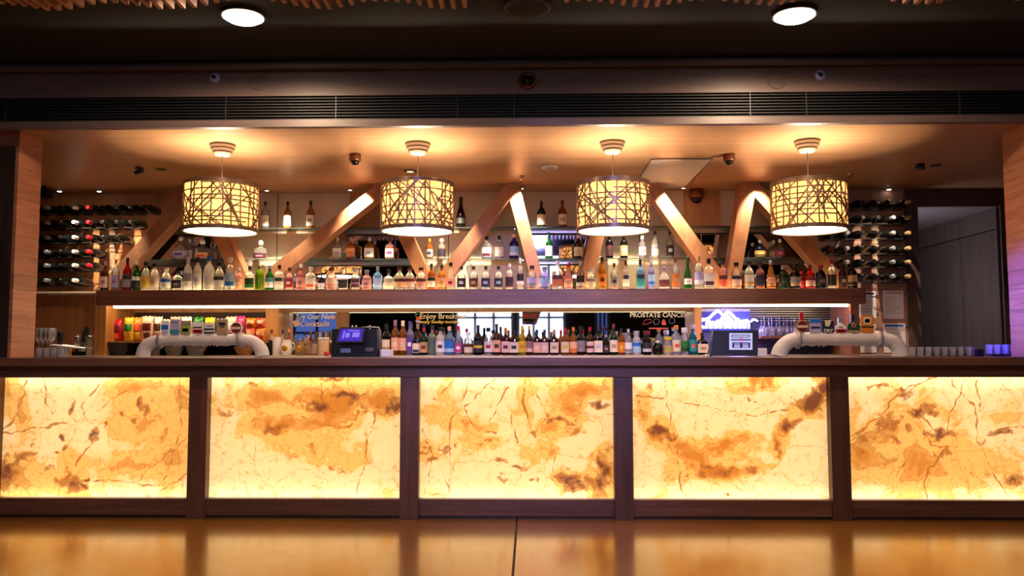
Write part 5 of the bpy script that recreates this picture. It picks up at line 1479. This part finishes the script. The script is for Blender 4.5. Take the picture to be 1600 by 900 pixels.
jug(469, 19, 534, mat('brown_glaze', '#8a6a44', .3), 'brown glazed jug with gold medallion before the cocktail mirror', 'gold')
o, xx, z0, z1, r = cyl('cake_dome', 490, 536, 552, 16, M_TUMB, 'glass dome dish on red base before the cocktail mirror', 'dish', 2.06)
MB().lathe([(r * .8, 0.0005), (r * .9, .012), (r * .3, .016)], (xx, 2.06, z0), 18).build('base', cmat('red'), o, True)
cyl('cream_jar', 505, 531, 554, 17, mat('cream_jar', '#d8b890', .4), 'cream jar with pale lid beside the purple-screen till', 'jar', 2.06, top=M_WHITE)
cyl('red_dish', 511, 551, 556, 9, cmat('red'), 'tiny red dish beside the purple-screen till', 'dish', 1.98)
for px, top, cap, gl_, lab, lbl in ((424, 515, 'brown', 'clear', 'tan', 'brown-capped bottle behind the paper cups'), (441, 516, 'navy', 'clear', 'lilac', 'navy-capped bottle behind the white jug'), (451, 514, 'orange', 'amber', 'orange', 'orange-capped bottle between the two jugs'), (482, 524, 'tan', 'gold', 'tan', 'gold bottle behind the brown jug and glass dome'), (493, 520, 'brown', 'brown', 'tan', 'brown bottle behind the glass dome dish')):
    b = at(px, 553, 2.2); bottle((b.x, 2.2, ZBACK), 10 * .0061, at(px, top, 2.2).z - ZBACK, 'std', gl_, lab, cap, lbl, 'small bottles before the cocktail mirror')

# ------------------------------------------------------------------ lettering on the mirrors
YT_ = YM - 0.003
def paint(c, e=0.35): return mat('paint_pen_' + c, PAL[c], 0.6)
def let(s, px, py, size_px, c, parent, shear=0.0, bold=.0012):
    p = at(px, py, YT_); return text_mesh(s, size_px * (YT_ - CAM.y) / FPX / .72, p, paint(c), parent, 'lettering', shear=shear, bold=bold)
let('Try Our New', 492, 498.5, 8, 'white', mir_c, .15)
let('Cocktails', 491, 510, 9, 'pink', mir_c, .1)
def blob(pts, c, parent, name='drawing'):
    P = [at(x, y, YT_) for x, y in pts]
    return MB().prism([(p.x, p.z) for p in P], YT_ - .001, YT_ + .001).build(name, paint(c), parent)
blob([(463, 488), (467, 492), (470, 489), (469, 494), (472, 497), (466, 495), (462, 498), (464, 493)], 'green', mir_c)
blob([(457, 502), (466, 499), (469, 508), (460, 511)], 'pink', mir_c)
blob([(517, 491), (527, 497), (518, 500)], 'coral', mir_c)
blob([(460, 497), (466, 497), (464, 502)], 'kraft', mir_c)
let('Enjoy Breakfast', 692, 498, 8.5, 'cream', mir_m)
let('every Sunday morning', 687, 505, 5, 'yellow', mir_m, .2)
blob([(648, 491), (653, 485), (656, 488), (652, 492), (650, 497)], 'green', mir_m)
blob([(650, 497), (657, 492), (658, 500), (651, 501)], 'coral', mir_m)
blob([(649, 500), (657, 501), (656, 505), (650, 504)], 'lilac', mir_m)
po = blob([(816, 482.5), (847, 482.5), (838, 507), (816, 507)], 'dark', mir_m, 'poster_reflection')
po.data.materials[0] = mat('poster_reflection_dark', '#4a3038', .6)
def let2(s, px, py, size_px, c, parent, bold=.001):
    p = at(px, py, YT_ - .003); return text_mesh(s, size_px * (YT_ - CAM.y) / FPX / .72, p, mat('poster_reflection_ink_' + c, PAL[c], .6), parent, 'lettering', bold=bold)
let2('MUSIC', 829, 496.5, 6.5, 'red', mir_m)
for y_, x0_, x1_, cc in ((499.5, 818, 836, 'grey'), (502, 819, 834, 'grey'), (505, 822, 834, 'red')):
    blob([(x0_, y_ - 1), (x1_, y_ - 1), (x1_, y_ + 1), (x0_, y_ + 1)], cc, mir_m)
let('PROSTATE CANCER', 1029.5, 495.5, 7.2, 'white', mir_m, 0, .0022)
let('SUPPORT', 1024, 487, 4, 'red', mir_m)
def ring_px(pts, c, r=.003):
    MB().tube([tuple(at(x, y, YT_)) for x, y in pts], r, 6, True).build('drawing', paint(c), mir_m)
ring_px([(1004, 507), (1008, 500), (1017, 499), (1018, 503), (1012, 506)], 'coral')
ring_px([(1025.5 + 4.5 * math.cos(a * math.pi / 6), 502.5 + 4.5 * math.sin(a * math.pi / 6)) for a in range(12)], 'grey')
ring_px([(1050 + 4.5 * math.cos(a * math.pi / 6), 501 + 4.5 * math.sin(a * math.pi / 6)) for a in range(12)], 'grey')
blob([(1034, 508), (1034, 502), (1037, 498), (1040, 502), (1041, 508)], 'coral', mir_m)
blob([(1014, 512), (1044, 512), (1044, 514), (1014, 514)], 'coral', mir_m)

# ------------------------------------------------------------------ neon niche
YN = YB - 0.03
nn = thing('neon_niche', 'blue-lit recess with louvred back right of the long mirror', 'niche', (ax(1210, YN), YN, ZBACK))
box('back_board', ax(1094, YN), ax(1330, YN), YN, YN + .012, ZBACK, ZSHB, mat('niche_blue_board', '#2c2a40', .5), nn)
for i in range(6):
    z = az(484 + i * 3.6, YN)
    box('louver', ax(1094, YN), ax(1330, YN), YN - .02, YN, z - .003, z + .004, M_STEEL, nn)
for a, b in ((1094, 1330),):
    zsn = az(526, YN - .2, 1200)
    box('shelf_board', ax(1186, YN - .25), ax(1326, YN - .25), YN - .28, YN, zsn - .018, zsn, wood('niche_mahogany', '#5a2a1c', '#7a4030', (.4, 5, 5)), nn)
ne = thing('neon_sign', 'glowing blue-white neon sign with mountain peaks over script', 'neon sign', (ax(1130, YN - .06), YN - .06, az(516, YN)))
M_NEON = glow('neon_blue', '#b4b4ff', 9.0)
YE = YN - .07
def neon(pts, r=.013, n=4):
    MB().tube(smooth_path([tuple(at(x, y, YE)) for x, y in pts], n), r, 8).build('tube', M_NEON, ne, True)
neon([(1098, 500), (1108, 497), (1114, 491), (1122, 486), (1128, 491), (1131, 493), (1137, 487), (1144, 492), (1150, 499)])
neon([(1100, 498), (1094, 503), (1095, 509), (1101, 512)], .012)
xs0 = 1104
for i, (w_, h0) in enumerate(((7, 500), (6, 503), (7, 501), (6, 503), (7, 501), (6, 503), (7, 498), (7, 502), (6, 501))):
    x_ = xs0 + i * 7.6
    neon([(x_, 513), (x_ + .5, h0 + 3), (x_ + 2.5, h0), (x_ + 5, h0 + 3), (x_ + 5.2, 513)], .011)
neon([(1106, 505), (1125, 503), (1140, 504), (1168, 500)], .009)
neon([(1173, 503), (1177, 499), (1181, 500), (1184, 502)], .008)
box('backing', ax(1092, YE), ax(1172, YE), YN - .045, YN - .04, az(517, YE), az(484, YE), glass('sign_acrylic', '#c0c0ff', .15), ne)
lamp('neon_light', 'POINT', (ax(1145, YE), YE - .2, az(500, YE)), 22, (.35, .3, 1.0), .08)
# rack of upturned glasses
gr_ = thing('glass_rack', 'wire glass rack standing on the niche shelf right of the neon sign', 'rack', (ax(1215, YN - .15), YN - .15, zsn))
x0, x1 = ax(1187, YN - .2), ax(1246, YN - .2)
for i in range(4):
    z = zsn + .002 + i * .025
    for yy in (YN - .24, YN - .06):
        MB().tube([(x0, yy, z + .003), (x1, yy, z + .003)], .0025, 5).build('wire', M_CHROME, gr_)
for i in range(10):
    xx = x0 + (x1 - x0) * i / 9
    for yy in (YN - .24, YN - .06):
        MB().tube([(xx, yy, zsn + .001), (xx, yy, zsn + .08)], .0025, 5).build('wire', M_CHROME, gr_)
for i in range(5):
    for r_ in range(2):
        stem_glass(x0 + (x1 - x0) * (i + .5) / 5, YN - .20 + r_ * .1, zsn + .004, 'upturned stem glass, %s in %s row of the wire glass rack' % (nth(i + 1), ('front', 'back')[r_]), 'upturned glasses in the wire rack', .98, True)

# ------------------------------------------------------------------ notices
def notice(x0, x1, y0, y1, head, lines, label):
    Y = YB - 0.014
    a, b = at(x0, y1, Y), at(x1, y0, Y)
    o = thing('notice', label, 'notice', ((a.x + b.x) / 2, Y, a.z))
    sh_ = MB().box(a.x, b.x, Y - .003, Y - .0005, a.z, b.z).build('sheet', M_PAPER, o)
    W, H = b.x - a.x, b.z - a.z
    MB().box(a.x + W * .08, b.x - W * .08, Y - .004, Y - .003, b.z - H * .12, b.z - H * .05).build('heading', pmat(head), sh_)
    pr = MB(); rr = random.Random(int(x0 + y0))
    for i in range(lines):
        z = b.z - H * (.2 + .68 * i / lines)
        pr.box(a.x + W * .1, a.x + W * rr.uniform(.6, .9), Y - .004, Y - .003, z - H * .012, z)
    q = pr.build('text_lines', M_INK, sh_); q['kind'] = 'stuff'
    for (xx, zz) in ((a.x - .012, b.z - .04), (b.x + .012, b.z - .04), (a.x - .012, a.z + .05), (b.x + .012, a.z + .05)):
        MB().lathe([(.009, 0), (.009, -.012), (.006, -.014)], (xx, Y + .002, zz), 10, 'y').build('standoff', M_CHROME, o)
notice(1336, 1368, 455, 497, 'navy', 6, 'printed notice with dark heading on the wall beside the shelf end, upper')
notice(1380, 1411, 454, 498, 'rose', 9, 'printed notice with pink heading, upper one beside the corridor opening')
notice(1336, 1368, 506, 551, 'navy', 6, 'printed notice behind the frosted pipe, lower one beside the niche')
notice(1381, 1414, 505, 551, 'blue', 5, 'printed notice with blue heading, lower one beside the corridor opening')
